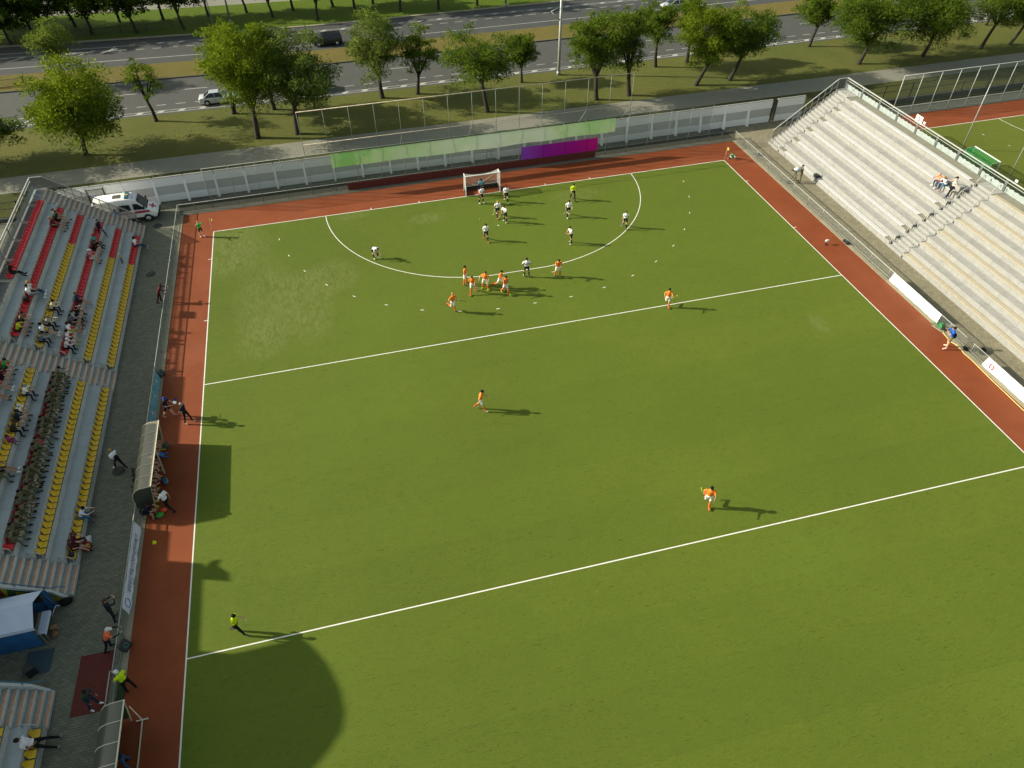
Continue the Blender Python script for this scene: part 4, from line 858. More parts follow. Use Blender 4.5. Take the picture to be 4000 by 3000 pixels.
# ================================================================== STADIUM SEATS
def seat_mesh(name, mat):
    # one curved bucket: pan, rolled rim and a rounded low back (back edge towards -x)
    mb = MB(); n = 9; rows = []
    for j in range(8):
        v = j / 7   # 0 front lip .. 1 top of back
        g = []
        for i in range(n):
            u = -1 + 2 * i / (n - 1); hw = .215 * (1 - .25 * max(0, v - .75) / .25 * 1)
            if v < .6: x = .20 - .38 * v / .6; z = .055 - .02 * math.sin(math.pi * v / .6) + .03 * u * u - (.02 if j == 0 else 0)
            else:
                k = (v - .6) / .4; x = -.18 - .07 * k + .10 * u * u * (1 - .2 * k); z = .055 + .28 * k * (1 - .42 * u * u) + .03 * u * u
            g.append((x, u * hw, z))
        rows.append(g)
    vs = [p for g in rows for p in g]; fs = [(j * n + i, j * n + i + 1, (j + 1) * n + i + 1, (j + 1) * n + i) for j in range(7) for i in range(n - 1)]
    o = len(vs); vs += [(x - .012, y * .98, z - .03) for x, y, z in vs]; fs += [tuple(o + q for q in reversed(f)) for f in fs]
    bd = [i for i in range(n)] + [(j + 1) * n - 1 for j in range(1, 8)] + [7 * n + i for i in range(n - 2, -1, -1)] + [j * n for j in range(6, 0, -1)]
    for k in range(len(bd)): a, b = bd[k], bd[(k + 1) % len(bd)]; fs.append((a, b, o + b, o + a))
    mb.add(vs, fs, 0, True); mb.box(-.12, .12, -.10, .10, 0, .035)
    return mb.mesh(name, mat)
seat_r = seat_mesh('red_seat', m_red); seat_y = seat_mesh('yellow_seat', m_yel)
ROWN = ['front', 'second', 'third', 'fourth', 'fifth', 'top']
OCC = {}   # seat rows taken by people still have their seats
def seats(i, ys, colour_of, block, ref):
    for k, y in enumerate(ys):
        c = colour_of(k); nm = 'red_stadium_chair' if c == 'r' else 'yellow_stadium_chair'
        o = ob(nm, seat_r if c == 'r' else seat_y, None, (-(34.25 + DX * i + .245), y + random.uniform(-.012, .012), DZ * i + .485), random.uniform(-.03, .03))
        tag(o, f"{'red' if c == 'r' else 'yellow'} plastic seat, {ordn(k)} from the {ref} in the {ROWN[i]} row of the {block} block", 'seat', f"{'red' if c == 'r' else 'yellow'} seats of the shaded stands")
P_ = .5055
yA = [-.08 - P_ * k for k in range(39)]; yB = [-22.22 - P_ * k for k in range(31)]
seats(5, yA[:25], lambda k: 'r', 'far', 'outer stairs'); seats(4, yA[:38], lambda k: 'r', 'far', 'outer stairs')
seats(3, yA, lambda k: 'r' if k < 10 else 'y', 'far', 'outer stairs'); seats(2, yA, lambda k: 'r', 'far', 'outer stairs')
seats(1, yA, lambda k: 'r' if k < 10 else 'y', 'far', 'outer stairs'); seats(0, yA, lambda k: 'r' if k < 10 else 'y', 'far', 'outer stairs')
seats(0, yB, lambda k: 'y', 'middle', 'middle stairs'); seats(1, yB, lambda k: 'y', 'middle', 'middle stairs'); seats(2, yB, lambda k: 'r', 'middle', 'middle stairs')
seats(3, yB[:24], lambda k: 'y', 'middle', 'middle stairs'); seats(4, yB[:9], lambda k: 'r', 'middle', 'middle stairs')
yC = [-48.25 - P_ * k for k in range(9)]
seats(0, yC[:5], lambda k: 'y', 'near', 'lower stairs'); seats(1, yC[:5], lambda k: 'y', 'near', 'lower stairs')

# ================================================================== PEOPLE
def skin_mats(): return [MATS['_dummy']] * 7
NT('_dummy').fin()
def basis(d, up):
    d = Vector(d).normalized(); x = d.cross(Vector(up)); x = x.normalized() if x.length > 1e-4 else Vector((0, 1, 0)); return d, x, x.cross(d)
def rounded(mb, p, q, r0, r1, n=10, sx=1., sy=1., side=(0, 1, 0)):
    """closed tapered capsule from p to q, elliptical: sx along 'side', sy across"""
    p, q = Vector(p), Vector(q); d = (q - p).normalized(); x = Vector(side) - d * d.dot(Vector(side)); x = x.normalized() if x.length > 1e-3 else d.orthogonal().normalized(); y = d.cross(x); secs = []
    for t in (-88, -55, -25): a = R(t); secs.append((p + d * r0 * math.sin(a), r0 * math.cos(a)))
    secs.append((p, r0)); secs.append((q, r1))
    for t in (25, 55, 88): a = R(t); secs.append((q + d * r1 * math.sin(a), r1 * math.cos(a)))
    mb.loft([[c + x * r * sx * math.cos(2 * math.pi * k / n) + y * r * sy * math.sin(2 * math.pi * k / n) for k in range(n)] for c, r in secs])
SEG = ['head', 'neck', 'chest', 'belly', 'pelvis', 'ua', 'fa', 'hand', 'th', 'sh', 'ft']
def fk(lean=2, side=0, head=0, turn=0, legs=((3, 4, 4), (-3, 4, 4)), arms=((4, 10, 14, 4), (-2, 10, 14, 4)), seat=False, foot=None, thin=1.):
    J = {}; u = Vector((math.sin(R(lean)), math.sin(R(side)), math.cos(R(lean)))).normalized()
    P = Vector((0, 0, 0)); S = P + u * .50; N = P + u * .56
    hd = Vector((math.sin(R(lean * .6 + head)), math.sin(R(side)), math.cos(R(lean * .6 + head)))).normalized(); H = N + hd * .155
    tw = Vector((-math.sin(R(turn)), math.cos(R(turn)), 0))
    J.update(P=P, S=S, N=N, H=H, hd=hd, u=u, tw=tw)
    for s_, k in ((1, 0), (-1, 1)):
        f, a, kn = legs[k]; hp = P + Vector((0, s_ * .095, -.02))
        d = Vector((math.sin(R(f)) * math.cos(R(a)), s_ * math.sin(R(a)), -math.cos(R(f)) * math.cos(R(a))))
        K = hp + d * .43; g = f - kn; e = Vector((math.sin(R(g)) * math.cos(R(a * .3)), s_ * math.sin(R(a * .3)), -math.cos(R(g)))).normalized(); A = K + e * .42
        pt = (foot[k] if foot else (0 if abs(g) < 40 else g * .8)); F = A + Vector((math.cos(R(pt)), s_ * .18, math.sin(R(pt)) - .0)).normalized() * .17 + Vector((0, 0, -.05 if abs(pt) < 30 else 0))
        J['hip%d' % k], J['K%d' % k], J['A%d' % k], J['F%d' % k] = hp, K, A, F
        f, a, el, inn = arms[k]; sp = S + tw * s_ * .185 - u * .015
        fw = Vector((tw.y, -tw.x, 0)); f += lean * .0
        d = fw * math.sin(R(f)) * math.cos(R(a)) + tw * s_ * math.sin(R(a)) - Vector((0, 0, 1)) * math.cos(R(f)) * math.cos(R(a)); E = sp + d * .285
        g = f + el; e = (fw * math.sin(R(g)) * math.cos(R(inn)) - tw * s_ * math.sin(R(inn)) - Vector((0, 0, 1)) * math.cos(R(g)) * math.cos(R(inn))).normalized(); Wr = E + e * .25
        J['sh%d' % k], J['E%d' % k], J['W%d' % k], J['e%d' % k] = sp, E, Wr, e
    lo = -.10 if seat else min(min(J['A%d' % k].z, J['F%d' % k].z - .01) for k in (0, 1)) - .065
    for k_, v in list(J.items()):
        if k_ not in ('hd', 'u', 'tw', 'e0', 'e1'): J[k_] = v - Vector((0, 0, lo))
    return J
POSES = {}
def make_pose(name, female=False, **kw):
    J = fk(**kw); mb = MB(); sd = J['tw']; u = J['u']; fw = sd.cross(u) if False else Vector((sd.y, -sd.x, 0))
    def sec(c, rx, ry, ax):
        f_ = (fw - ax * fw.dot(ax)).normalized(); s_ = (sd - ax * sd.dot(ax)).normalized(); return [c + f_ * rx * math.cos(2 * math.pi * k / 14) + s_ * ry * math.sin(2 * math.pi * k / 14) for k in range(14)]
    P = J['P']
    mb.loft([sec(P + u * z, rx, ry, u) for z, rx, ry in ((-.105, .02, .03), (-.09, .085, .12), (-.03, .115, .165), (.06, .112, .165), (.16, .098, .145), (.27, .112, .162), (.38, .125, .185), (.47, .110, .195), (.525, .075, .12), (.55, .03, .05))])
    rounded(mb, P + u * .50, J['H'] - J['hd'] * .05, .058, .052)
    T = Matrix.Translation(J['H']) @ Matrix([[*x] for x in zip(*[(lambda d: ((sd.cross(d) * 1).normalized(), sd, d))(J['hd'])])][0]).transposed().to_4x4() if False else None
    z = J['hd']; y = (sd - z * sd.dot(z)).normalized(); x = y.cross(z); T = Matrix(((x.x, y.x, z.x, J['H'].x), (x.y, y.y, z.y, J['H'].y), (x.z, y.z, z.z, J['H'].z), (0, 0, 0, 1)))
    mb.ell((0, 0, .015), .098, .076, .112, 12, 8, 0, T); mb.ell((.025, 0, -.055), .066, .055, .062, 10, 6, 0, T); mb.ell((.100, 0, -.01), .024, .016, .028, 8, 5, 0, T)
    for s_ in (-1, 1): mb.ell((-.005, s_ * .078, -.005), .022, .012, .034, 8, 5, 0, T)
    for k in (0, 1):
        rounded(mb, J['hip%d' % k], J['K%d' % k], .088, .058); rounded(mb, J['K%d' % k], J['K%d' % k].lerp(J['A%d' % k], .35), .057, .060); rounded(mb, J['K%d' % k].lerp(J['A%d' % k], .35), J['A%d' % k], .060, .042)
        rounded(mb, J['A%d' % k] - Vector((0, 0, .018)) - (J['F%d' % k] - J['A%d' % k]).normalized() * .03, J['F%d' % k], .048, .042)
        rounded(mb, J['sh%d' % k], J['E%d' % k], .058, .042); rounded(mb, J['E%d' % k], J['W%d' % k], .042, .030)
        rounded(mb, J['W%d' % k], J['W%d' % k] + J['e%d' % k] * .075, .030, .036, 10, .6, 1.)
    me = mb.mesh('body', m_white); o = ob('tmp', me); md = o.modifiers.new('r', 'REMESH'); md.mode = 'VOXEL'; md.voxel_size = .021; md.use_smooth_shade = True; sm = o.modifiers.new('s', 'SMOOTH'); sm.factor = .5; sm.iterations = 2
    me2 = bpy.data.meshes.new_from_object(o.evaluated_get(bpy.context.evaluated_depsgraph_get())); bpy.data.objects.remove(o)
    # fingers: four plus a thumb, rooted in the palm
    fb = MB()
    for k in (0, 1):
        s_ = 1 if k == 0 else -1; e = J['e%d' % k]; inn = (-sd * s_ - e * (-sd * s_).dot(e)).normalized(); wd = e.cross(inn)
        for q in range(4):
            b = J['W%d' % k] + e * .085 + wd * (.026 * (q - 1.5) / 1.5); ln = (.062, .072, .066, .05)[q]
            fb.tube([b, b + e * ln * .55 + inn * .008, b + e * ln * .85 + inn * .03], [.0085, .008, .006], 5)
        b = J['W%d' % k] + e * .03 + fw * .02; fb.tube([b, b + e * .03 + fw * .025 + inn * .01, b + e * .06 + fw * .028 + inn * .02], [.011, .010, .007], 5)
    fm = fb.mesh('f', m_white)
    nv = len(me2.vertices); vs = [tuple(v.co) for v in me2.vertices] + [tuple(v.co) for v in fm.vertices]; fs = [tuple(p.vertices) for p in me2.polygons] + [tuple(nv + i for i in p.vertices) for p in fm.polygons]; nb = len(me2.polygons)
    me = bpy.data.meshes.new('person_' + name); me.from_pydata(vs, [], fs)
    for _ in range(7): me.materials.append(MATS['_dummy'])
    # clothing regions: nearest bone
    segs = [(J['H'] + J['hd'] * .03, J['H'] - J['hd'] * .10, .09, 'head'), (P + u * .44, P + u * .53, .12, 'chest'), (P + u * .14, P + u * .42, .15, 'chest'), (P - u * .06, P + u * .05, .15, 'pel')]
    for k in (0, 1): segs += [(J['hip%d' % k], J['K%d' % k], .075, 'th'), (J['K%d' % k], J['A%d' % k], .05, 'sh'), (J['A%d' % k] - Vector((0, 0, .03)), J['F%d' % k], .05, 'ft'), (J['sh%d' % k], J['E%d' % k], .05, 'ua'), (J['E%d' % k], J['W%d' % k], .038, 'fa'), (J['W%d' % k] + J['e%d' % k] * .02, J['W%d' % k] + J['e%d' % k] * .1, .036, 'hand')]
    cen = np.array([np.mean([vs[i] for i in f], axis=0) for f in fs]); best = np.full(len(cen), 9.); lab = np.zeros(len(cen), dtype=np.int32)
    for a, b, r_, nm in segs:
        a = np.array(a); b = np.array(b); d = b - a; t = np.clip(((cen - a) @ d) / (d @ d), 0, 1); ds = np.linalg.norm(cen - (a + t[:, None] * d), axis=1) - r_
        code = {'head': np.zeros_like(t), 'chest': np.ones_like(t), 'pel': np.full_like(t, 2), 'th': np.where(t < .72, 2, 5), 'sh': np.where(t < .12, 5, 3), 'ft': np.full_like(t, 4), 'ua': np.where(t < .72, 1, 6), 'fa': np.full_like(t, 6), 'hand': np.zeros_like(t)}[nm]
        m_ = ds < best; best[m_] = ds[m_]; lab[m_] = code[m_]
    lab[nb:] = 0
    me.polygons.foreach_set('material_index', lab.astype(np.int32)); me.polygons.foreach_set('use_smooth', [True] * len(fs)); me.update()
    hb = MB(); n = 12; vsx = []
    def headcap(low, sc_, nm, visor=False):
        hb = MB(); secs = []
        for a in (4, 25, 48, 70, 92, low):
            g = []
            for k in range(14):
                t = 2 * math.pi * k / 14; aa = a if a < 80 else a - (34 if a > 92 else 16) * max(0, math.cos(t)) ** .7
                g.append(T @ Vector((-.006 + .106 * sc_ * math.sin(R(aa)) * math.cos(t), .084 * sc_ * math.sin(R(aa)) * math.sin(t), .018 + .118 * sc_ * math.cos(R(aa)))))
            secs.append(g)
        hb.loft(secs)
        if visor: hb.loft([[T @ Vector((.085 + .09 * v * math.cos(t), .08 * math.sin(t), .045 - .02 * v)) for t in np.linspace(-1.3, 1.3, 8)] for v in (0, 1)], 0, True, False)
        return hb.mesh(nm, m_black)
    POSES[name] = dict(me=me, hair=headcap(118, 1.04, 'hair'), long=headcap(150, 1.1, 'hair'), cap=headcap(98, 1.1, 'cap', True), J=J, T=T)
make_pose('stand'); make_pose('stand2', lean=4, head=14, legs=((6, 5, 8), (-6, 6, 6)), arms=((20, 14, 35, 20), (5, 12, 20, 5)))
make_pose('akimbo', lean=2, legs=((4, 9, 4), (-4, 9, 4)), arms=((-18, 42, 70, 62), (-14, 40, 70, 60)))
make_pose('walk', lean=5, head=8, legs=((24, 2, 8), (-18, 2, 22)), arms=((-20, 10, 18, 4), (24, 10, 22, 6)))
make_pose('walk2', lean=6, head=16, legs=((-16, 3, 24), (22, 3, 8)), arms=((26, 12, 30, 10), (-20, 12, 14, 4)))
make_pose('run', lean=13, head=4, legs=((30, 2, 40), (-22, 2, 38)), arms=((-30, 14, 75, 12), (34, 12, 85, 20)))
make_pose('run2', lean=3, head=8, legs=((6, 2, 6), (-8, 3, 95)), arms=((32, 16, 60, 14), (-25, 20, 55, 8)))
make_pose('bend', lean=72, head=20, legs=((38, 7, 28), (22, 7, 20)), arms=((12, 6, 12, 4), (4, 6, 12, 4)))
make_pose('hold', lean=10, head=22, legs=((8, 7, 14), (-4, 8, 10)), arms=((26, 8, 42, 34), (30, 8, 40, 32)))
make_pose('photo', lean=4, head=6, legs=((5, 6, 6), (-5, 6, 6)), arms=((62, 16, 82, 34), (66, 16, 80, 34)))
make_pose('phone', lean=5, head=28, legs=((8, 7, 8), (-6, 7, 8)), arms=((22, 8, 70, 24), (2, 12, 20, 6)))
make_pose('fence', lean=26, head=6, legs=((-2, 6, 6), (-16, 6, 10)), arms=((52, 16, 45, 22), (54, 16, 45, 22)))
make_pose('folder', lean=6, head=22, legs=((20, 3, 12), (-14, 3, 18)), arms=((32, 12, 66, 30), (30, 12, 60, 26)))
make_pose('crossarm', lean=3, head=4, legs=((6, 7, 4), (-5, 7, 6)), arms=((18, 16, 72, 58), (22, 14, 68, 56)))
make_pose('clasp', lean=-2, head=4, legs=((14, 5, 6), (-8, 5, 8)), arms=((-24, 14, 24, 24), (-22, 14, 24, 24)))
make_pose('shade_eyes', lean=2, head=-6, legs=((5, 5, 5), (-4, 5, 5)), arms=((118, 40, 75, 50), (112, 40, 75, 50)))
make_pose('sidestep', lean=4, side=6, head=4, legs=((4, 14, 8), (-4, 12, 6)), arms=((6, 18, 16, 6), (10, 42, 22, -6)))
SK = dict(seat=True)
make_pose('sit', lean=8, head=6, legs=((86, 9, 84), (84, 9, 80)), arms=((30, 10, 46, 14), (32, 10, 44, 14)), **SK)
make_pose('sit_fwd', lean=30, head=4, legs=((84, 12, 86), (86, 12, 92)), arms=((56, 10, 44, 22), (54, 10, 46, 22)), **SK)
make_pose('sit_clap', lean=14, head=2, legs=((84, 10, 76), (86, 10, 84)), arms=((46, 10, 58, 30), (46, 10, 58, 30)), **SK)
make_pose('sit_back', lean=-14, head=12, legs=((80, 8, 52), (84, 12, 74)), arms=((14, 20, 40, 10), (20, 16, 46, 16)), **SK)
make_pose('sit_legs', lean=2, head=10, legs=((82, 4, 40), (86, -6, 52)), arms=((28, 10, 50, 20), (26, 10, 48, 18)), **SK)
make_pose('sit_cross', lean=20, head=12, legs=((82, 52, 128), (80, 50, 126)), arms=((40, 16, 44, 30), (42, 16, 44, 30)), seat=True, foot=(0, 0))
make_pose('lounge', lean=-46, head=18, legs=((66, 9, 14), (62, 12, 8)), arms=((-8, 20, 60, 30), (30, 14, 60, 36)), seat=True, foot=(60, 60))
make_pose('lean_rail', lean=-8, side=-14, head=6, legs=((18, 6, 10), (4, 8, 6)), arms=((-16, 40, 70, 50), (4, 62, 20, -30)))

SKIN = [(196, 156, 130), (182, 142, 115), (168, 128, 102), (206, 168, 144)]
HAIRC = dict(dark=(38, 28, 22), brown=(78, 54, 34), blond=(168, 128, 70), grey=(150, 146, 138), black=(20, 18, 17), red=(130, 78, 44), white=(215, 215, 210), blue=(30, 60, 140), bald=(190, 140, 112), redcap=(150, 30, 40), helmet=(22, 24, 24))
def camo():
    s = NT('cloth_camouflage'); v = s.coord(); n1 = s.noise(v, 9, 3, .6, 1.); n2 = s.noise(v, 14, 2, .5, 2.)
    c = s.mix(s.n('Math', {0: n1, 1: .5}, operation='GREATER_THAN').outputs[0], (.125, .125, .062), (.062, .072, .032)); c = s.mix(s.n('Math', {0: n2, 1: .57}, operation='GREATER_THAN').outputs[0], c, (.205, .185, .105)); c = s.mix(s.n('Math', {0: n2, 1: .36}, operation='LESS_THAN').outputs[0], c, (.045, .048, .028))
    s.col(c); s.fin(.9); return s.m
m_camo = camo()
PC = 0
def person(label, pose, loc, rz, shirt=(220, 220, 220), bottom=(20, 22, 30), sock=None, shoe=(30, 30, 30), hair='dark', knee=None, sleeve=None, cap=False, scale=1., group=None, long=False, skin=None):
    """sock None = long trousers, 'skin' = bare shins; sleeve None = bare forearms"""
    global PC; PC += 1
    D = POSES[pose]; k_ = scale * (1.06 if pose[:3] == 'sit' else 1.07 + .09 * max(0, min(1, (-loc[1] - 8) / 30.))) * random.uniform(.985, 1.015); wd = random.uniform(1.06, 1.16)
    o = ob('person', D['me'], None, loc, rz, (k_ * wd, k_ * wd, k_)); tag(o, label, 'person', group)
    sk = cloth(skin or SKIN[PC % 4]); cm = lambda c: c if isinstance(c, bpy.types.Material) else cloth(c)
    S_, B_ = cm(shirt), cm(bottom)
    K_ = (B_ if sock is None else sk) if knee is None else cm(knee)
    mats = [sk, S_, B_, B_ if sock is None else (sk if sock == 'skin' else cm(sock)), cm(shoe), K_, sk if sleeve is None else cm(sleeve)]
    for i, m_ in enumerate(mats): o.material_slots[i].link = 'OBJECT'; o.material_slots[i].material = m_
    if hair != 'bald' or cap:
        h = ob('cap' if cap else ('helmet' if hair == 'helmet' else 'hair'), D['cap' if cap else 'long' if long or hair == 'helmet' else 'hair'], o); h.material_slots[0].link = 'OBJECT'; h.material_slots[0].material = cloth(HAIRC[hair])
    return o
def wpt(o, pose, key, off=(0, 0, 0)):   # world point of a joint
    v = POSES[pose]['J'][key] + Vector(off); m_ = Matrix.Translation(o.location) @ Matrix.Rotation(o.rotation_euler.z, 4, 'Z') @ Matrix.Diagonal((*o.scale, 1)); return m_ @ v
def stick(p, pose, hand, d, label, c=(220, 215, 200), hook=1., grip=.3):
    h = wpt(p, pose, 'W%d' % hand) + (Matrix.Rotation(p.rotation_euler.z, 3, 'Z') @ POSES[pose]['J']['e%d' % hand]) * .085
    d = Vector(d).normalized(); a = h - d * grip; b = a + d * .84
    q = d.cross(Vector((0, 0, 1))); q = q.normalized() if q.length > .1 else Vector((1, 0, 0)); q = q * hook
    pts = [a, a.lerp(b, .35), b, b + d * .05 + q * .02, b + d * .065 + q * .06, b + d * .04 + q * .10]
    pts = [Vector((v.x, v.y, max(v.z, .02))) for v in pts]
    t = thing('hockey_stick', label, 'hockey stick', a); pts = [v - a for v in pts]
    part('shaft', MB().tube(pts[1:3], [.019, .017], 6).tube(pts[2:], [.02, .024, .022, .016], 6), cloth(c, .4), t); part('grip', MB().tube(pts[:2], .021, 6), cloth((40, 40, 42)), t)
WH, NAVY, OR, OW = (246, 246, 246), (20, 24, 44), (238, 130, 46), (242, 238, 232)
def white(label, pose, x, y, rz, hair='dark', shoe=(200, 200, 190), **k): return person(label + ', white shirt and navy shorts', pose, (x, y, 0), R(rz), WH, NAVY, NAVY, shoe, hair, group='players in white shirts', **k)
def orange(label, pose, x, y, rz, hair='dark', shoe=(60, 60, 60), **k): return person(label + ', orange shirt and white shorts', pose, (x, y, 0), R(rz), OR, OW, (224, 100, 34), shoe, hair, group='players in orange shirts', **k)
gk = person('goalkeeper in pale blue shirt and dark helmet standing in the goal mouth', 'hold', (-.31, -.1, 0), R(-80), (120, 185, 210), (24, 28, 60), (215, 105, 70), (215, 105, 70), 'helmet', sleeve=(30, 34, 50))
stick(gk, 'hold', 1, (-.25, -.3, -.9), 'yellow hockey stick held by the goalkeeper in pale blue', (200, 160, 40))
p = white('player just in front of the goalkeeper', 'stand2', -.65, -1.91, -60)
p = white('player walking beside the right goalpost', 'walk', 1.89, -2.28, -100); stick(p, 'walk', 1, (-.2, .1, -1), 'hockey stick of the player beside the right goalpost', (200, 120, 60))
p = white('fair haired player looking down near the penalty spot', 'walk2', .32, -4.94, -85, 'blond', (190, 70, 40)); stick(p, 'walk2', 1, (-.25, -.1, -1), 'hockey stick of the fair haired player near the penalty spot', (215, 205, 180))
p = white('player turned sideways right of the penalty spot', 'hold', .82, -6.09, -140, 'brown'); stick(p, 'hold', 1, (-.5, -.2, -.7), 'hockey stick of the player right of the penalty spot', (180, 170, 150))
p = white('player walking in the middle of the circle in red shoes', 'walk', -1.8, -8.87, -95, 'dark', (215, 80, 60)); stick(p, 'walk', 1, (-.05, .05, .9), 'hockey stick of the player in red shoes', (190, 185, 180))
p = white('player walking below the yellow umpire', 'walk2', 7.14, -6.79, -95); stick(p, 'walk2', 1, (-.25, -.1, -1), 'hockey stick of the player below the yellow umpire', (150, 150, 150))
p = white('player walking at the right edge of the circle', 'walk', 11.82, -10.25, -110, 'brown', (90, 90, 95)); stick(p, 'walk', 1, (-.3, 0, -1), 'hockey stick of the player at the right edge of the circle', (170, 170, 175))
p = white('player seen from the side with a stick behind the back', 'hold', 5.87, -11.56, 185, 'brown'); stick(p, 'hold', 0, (1, -.05, .12), 'yellow tipped hockey stick pointing right', (205, 205, 70), 1., .15)
p10 = white('player number 10 seen from behind on the circle line', 'akimbo', .34, -15.7, 82); stick(p10, 'akimbo', 1, (.15, -.1, -1), 'hockey stick of the player with number 10', (215, 130, 40))
J = POSES['akimbo']['J']; text_mb('10', .26, frame((J['P'].x - .135, 0, J['P'].z + .32), (0, -1, 0), (0, 0, 1)), cloth((40, 40, 60)), 'number', p10)
p = white('player bending down far left near the circle line', 'bend', -12.6, -8.88, -60); stick(p, 'bend', 0, (.5, -.2, -.4), 'hockey stick of the bending player at left', (120, 115, 110))
person('umpire in bright yellow shirt walking in the circle', 'walk', (8.62, -3.74, 0), R(-95), (210, 235, 30), (20, 20, 22), None, (20, 20, 20), 'dark')
p = orange('player standing leftmost of the huddle on the circle line', 'stand', -5.23, -15.41, -30)
p = orange('player second from left in the huddle', 'walk2', -4.88, -16.84, -110, 'brown', (220, 90, 60)); stick(p, 'walk2', 0, (.9, -.3, -.5), 'pale hockey stick crossing the front of the second huddle player', (215, 190, 150))
p = orange('player reaching out an arm in the middle of the huddle', 'sidestep', -3.7, -16.56, -120, 'brown', (120, 190, 50)); stick(p, 'sidestep', 0, (-.45, -.3, -.8), 'orange hockey stick in the middle of the huddle', (220, 130, 40))
p = orange('player running at the back right of the huddle', 'run', -2.38, -16.69, -40); stick(p, 'run', 1, (-.6, -.1, .3), 'hockey stick of the runner at the back of the huddle', (220, 140, 90))
p = orange('player front right of the huddle', 'walk', -2.13, -17.7, -70, 'dark', (190, 210, 90)); stick(p, 'walk', 0, (-.55, -.35, -.8), 'pink hockey stick at the front right of the huddle', (215, 130, 110))
p = orange('player on the circle line right of number 10', 'hold', 3.05, -16.39, -90); stick(p, 'hold', 1, (-.8, 0, -.3), 'pale hockey stick of the player right of number 10', (215, 200, 160), 1., .2)
p = orange('player jogging leftmost outside the circle', 'run2', -7.06, -19.01, -60, 'blond')
stick(p, 'run2', 0, (.6, 0, -.2), 'dark hockey stick of the jogging player outside the circle', (60, 40, 36))
p = orange('player running on the near white line', 'run2', 10.64, -23.18, -115, 'black', (220, 80, 60)); stick(p, 'run2', 0, (.9, .3, .1), 'yellow hockey stick of the player on the twenty-three metre line', (225, 190, 60))
p = orange('lone player walking in midfield', 'walk2', -7.43, -31.09, -20, 'dark', (215, 215, 210)); stick(p, 'walk2', 1, (.85, .35, .1), 'long yellow hockey stick of the lone midfield player', (225, 190, 80), 1., .4)
p = orange('largest player nearest the camera', 'run2', 4.64, -43.38, -118, 'black', (225, 100, 70)); stick(p, 'run2', 1, (-.35, .2, .9), 'lime yellow hockey stick of the player nearest the camera', (205, 220, 50), 1., .15)
person('umpire in lime yellow shirt beside the halfway line', 'walk2', (-24.6, -44.85, 0), R(-15), (200, 225, 20), (18, 18, 20), None, (70, 90, 100), 'black')
person('child in green bib shading the eyes behind the left corner flag', 'shade_eyes', (-28.53, -.68, 0), R(-60), (70, 190, 80), (22, 22, 24), 'skin', (205, 200, 195), 'blond', scale=.88)
person('child in green bib sitting cross-legged behind the right corner flag', 'sit_cross', (28.56, .27, -.0), R(-110), (110, 180, 120), (28, 28, 40), 'skin', (60, 50, 45), 'brown', scale=.85, sleeve=(200, 215, 210))

# ------------------------------------------------------------------ spectators (seated on row i at seat y) and people around the pitch
BK, DK, GR, JEAN, TAN, KH = (22, 22, 24), (34, 34, 40), (128, 132, 140), (52, 68, 92), (196, 178, 150), (120, 104, 66)
def sit(label, pose, i, y, shirt, bottom, sock=None, shoe=(30, 30, 32), hair='dark', rz=0, dx=0., **k):
    ys = yA if y > -20.5 else yB if y > -42 else yC; y = min(ys, key=lambda q: abs(q - y)) if k.pop('snap', True) else y
    return person(label, pose, (-(34.25 + DX * i + .235) + dx, y, DZ * i + .485 + .056), R(rz), shirt, bottom, sock, shoe, hair, **k)
sit('man in black sitting alone in the top red row', 'sit_legs', 5, -11.9, BK, DK, None, BK, 'brown', sleeve=BK)
sit('boy in pale green shirt nearest the stairs in the fifth red row', 'sit_back', 4, -1.6, (150, 175, 90), KH, 'skin', BK, 'brown')
sit('boy in dark shirt between the green and maroon shirts in the fifth row', 'sit', 4, -2.35, (40, 34, 40), BK, 'skin', BK, 'brown')
sit('boy in maroon shirt holding something red in the fifth row', 'sit_back', 4, -2.9, (84, 24, 36), BK, 'skin', BK, 'blond')
sit('fair woman in white top and jeans in the fifth red row', 'sit_legs', 4, -13.15, (215, 208, 205), JEAN, None, WH, 'blond', long=True)
sit('man in white shirt and grey trousers beside the fair woman', 'sit_legs', 4, -13.7, WH, (120, 126, 128), None, WH, 'black')
sit('man in camouflage shirt with green edging in the fifth row', 'sit_fwd', 4, -17.2, m_camo, DK, 'skin', BK, 'dark')
sit('man in lime yellow shirt and dark cap in the fifth row', 'sit_fwd', 4, -18.15, (195, 210, 40), DK, 'skin', BK, 'black', cap=True)
sit('man in cream shirt sitting alone on the fourth row yellow seats', 'sit_fwd', 3, -14.7, (205, 198, 178), BK, None, (70, 50, 40), 'dark', sleeve=(205, 198, 178))
sit('woman in striped top in the fourth row', 'sit_fwd', 3, -16.9, (150, 150, 150), BK, None, BK, 'blond', long=True)
sit('woman in white shirt in the fourth row with bare legs', 'sit_legs', 3, -18.0, WH, DK, 'skin', WH, 'dark', long=True)
sit('man in blue grey shirt next to the middle stairs in the fourth row', 'sit_fwd', 3, -19.0, (104, 122, 150), DK, None, GR, 'dark', sleeve=(104, 122, 150))
sit('girl with red cap and turquoise top in the third row', 'sit', 2, -3.6, (50, 150, 140), BK, None, BK, 'redcap', cap=True)
sit('person in black with bare knees in the third row', 'sit_fwd', 2, -4.45, BK, BK, 'skin', KH, 'dark', sleeve=BK)
sit('man in pink shirt and white cap in the third row', 'sit_clap', 2, -6.0, (196, 120, 128), (205, 198, 184), 'skin', BK, 'white', cap=True)
sit('young man in dark blue pullover in the third row', 'sit_legs', 2, -12.55, (40, 54, 78), (44, 48, 58), 'skin', (130, 160, 175), 'red', sleeve=(40, 54, 78))
sit('player in white and black kit in the third row', 'sit_fwd', 2, -14.15, (215, 215, 215), BK, BK, BK, 'dark')
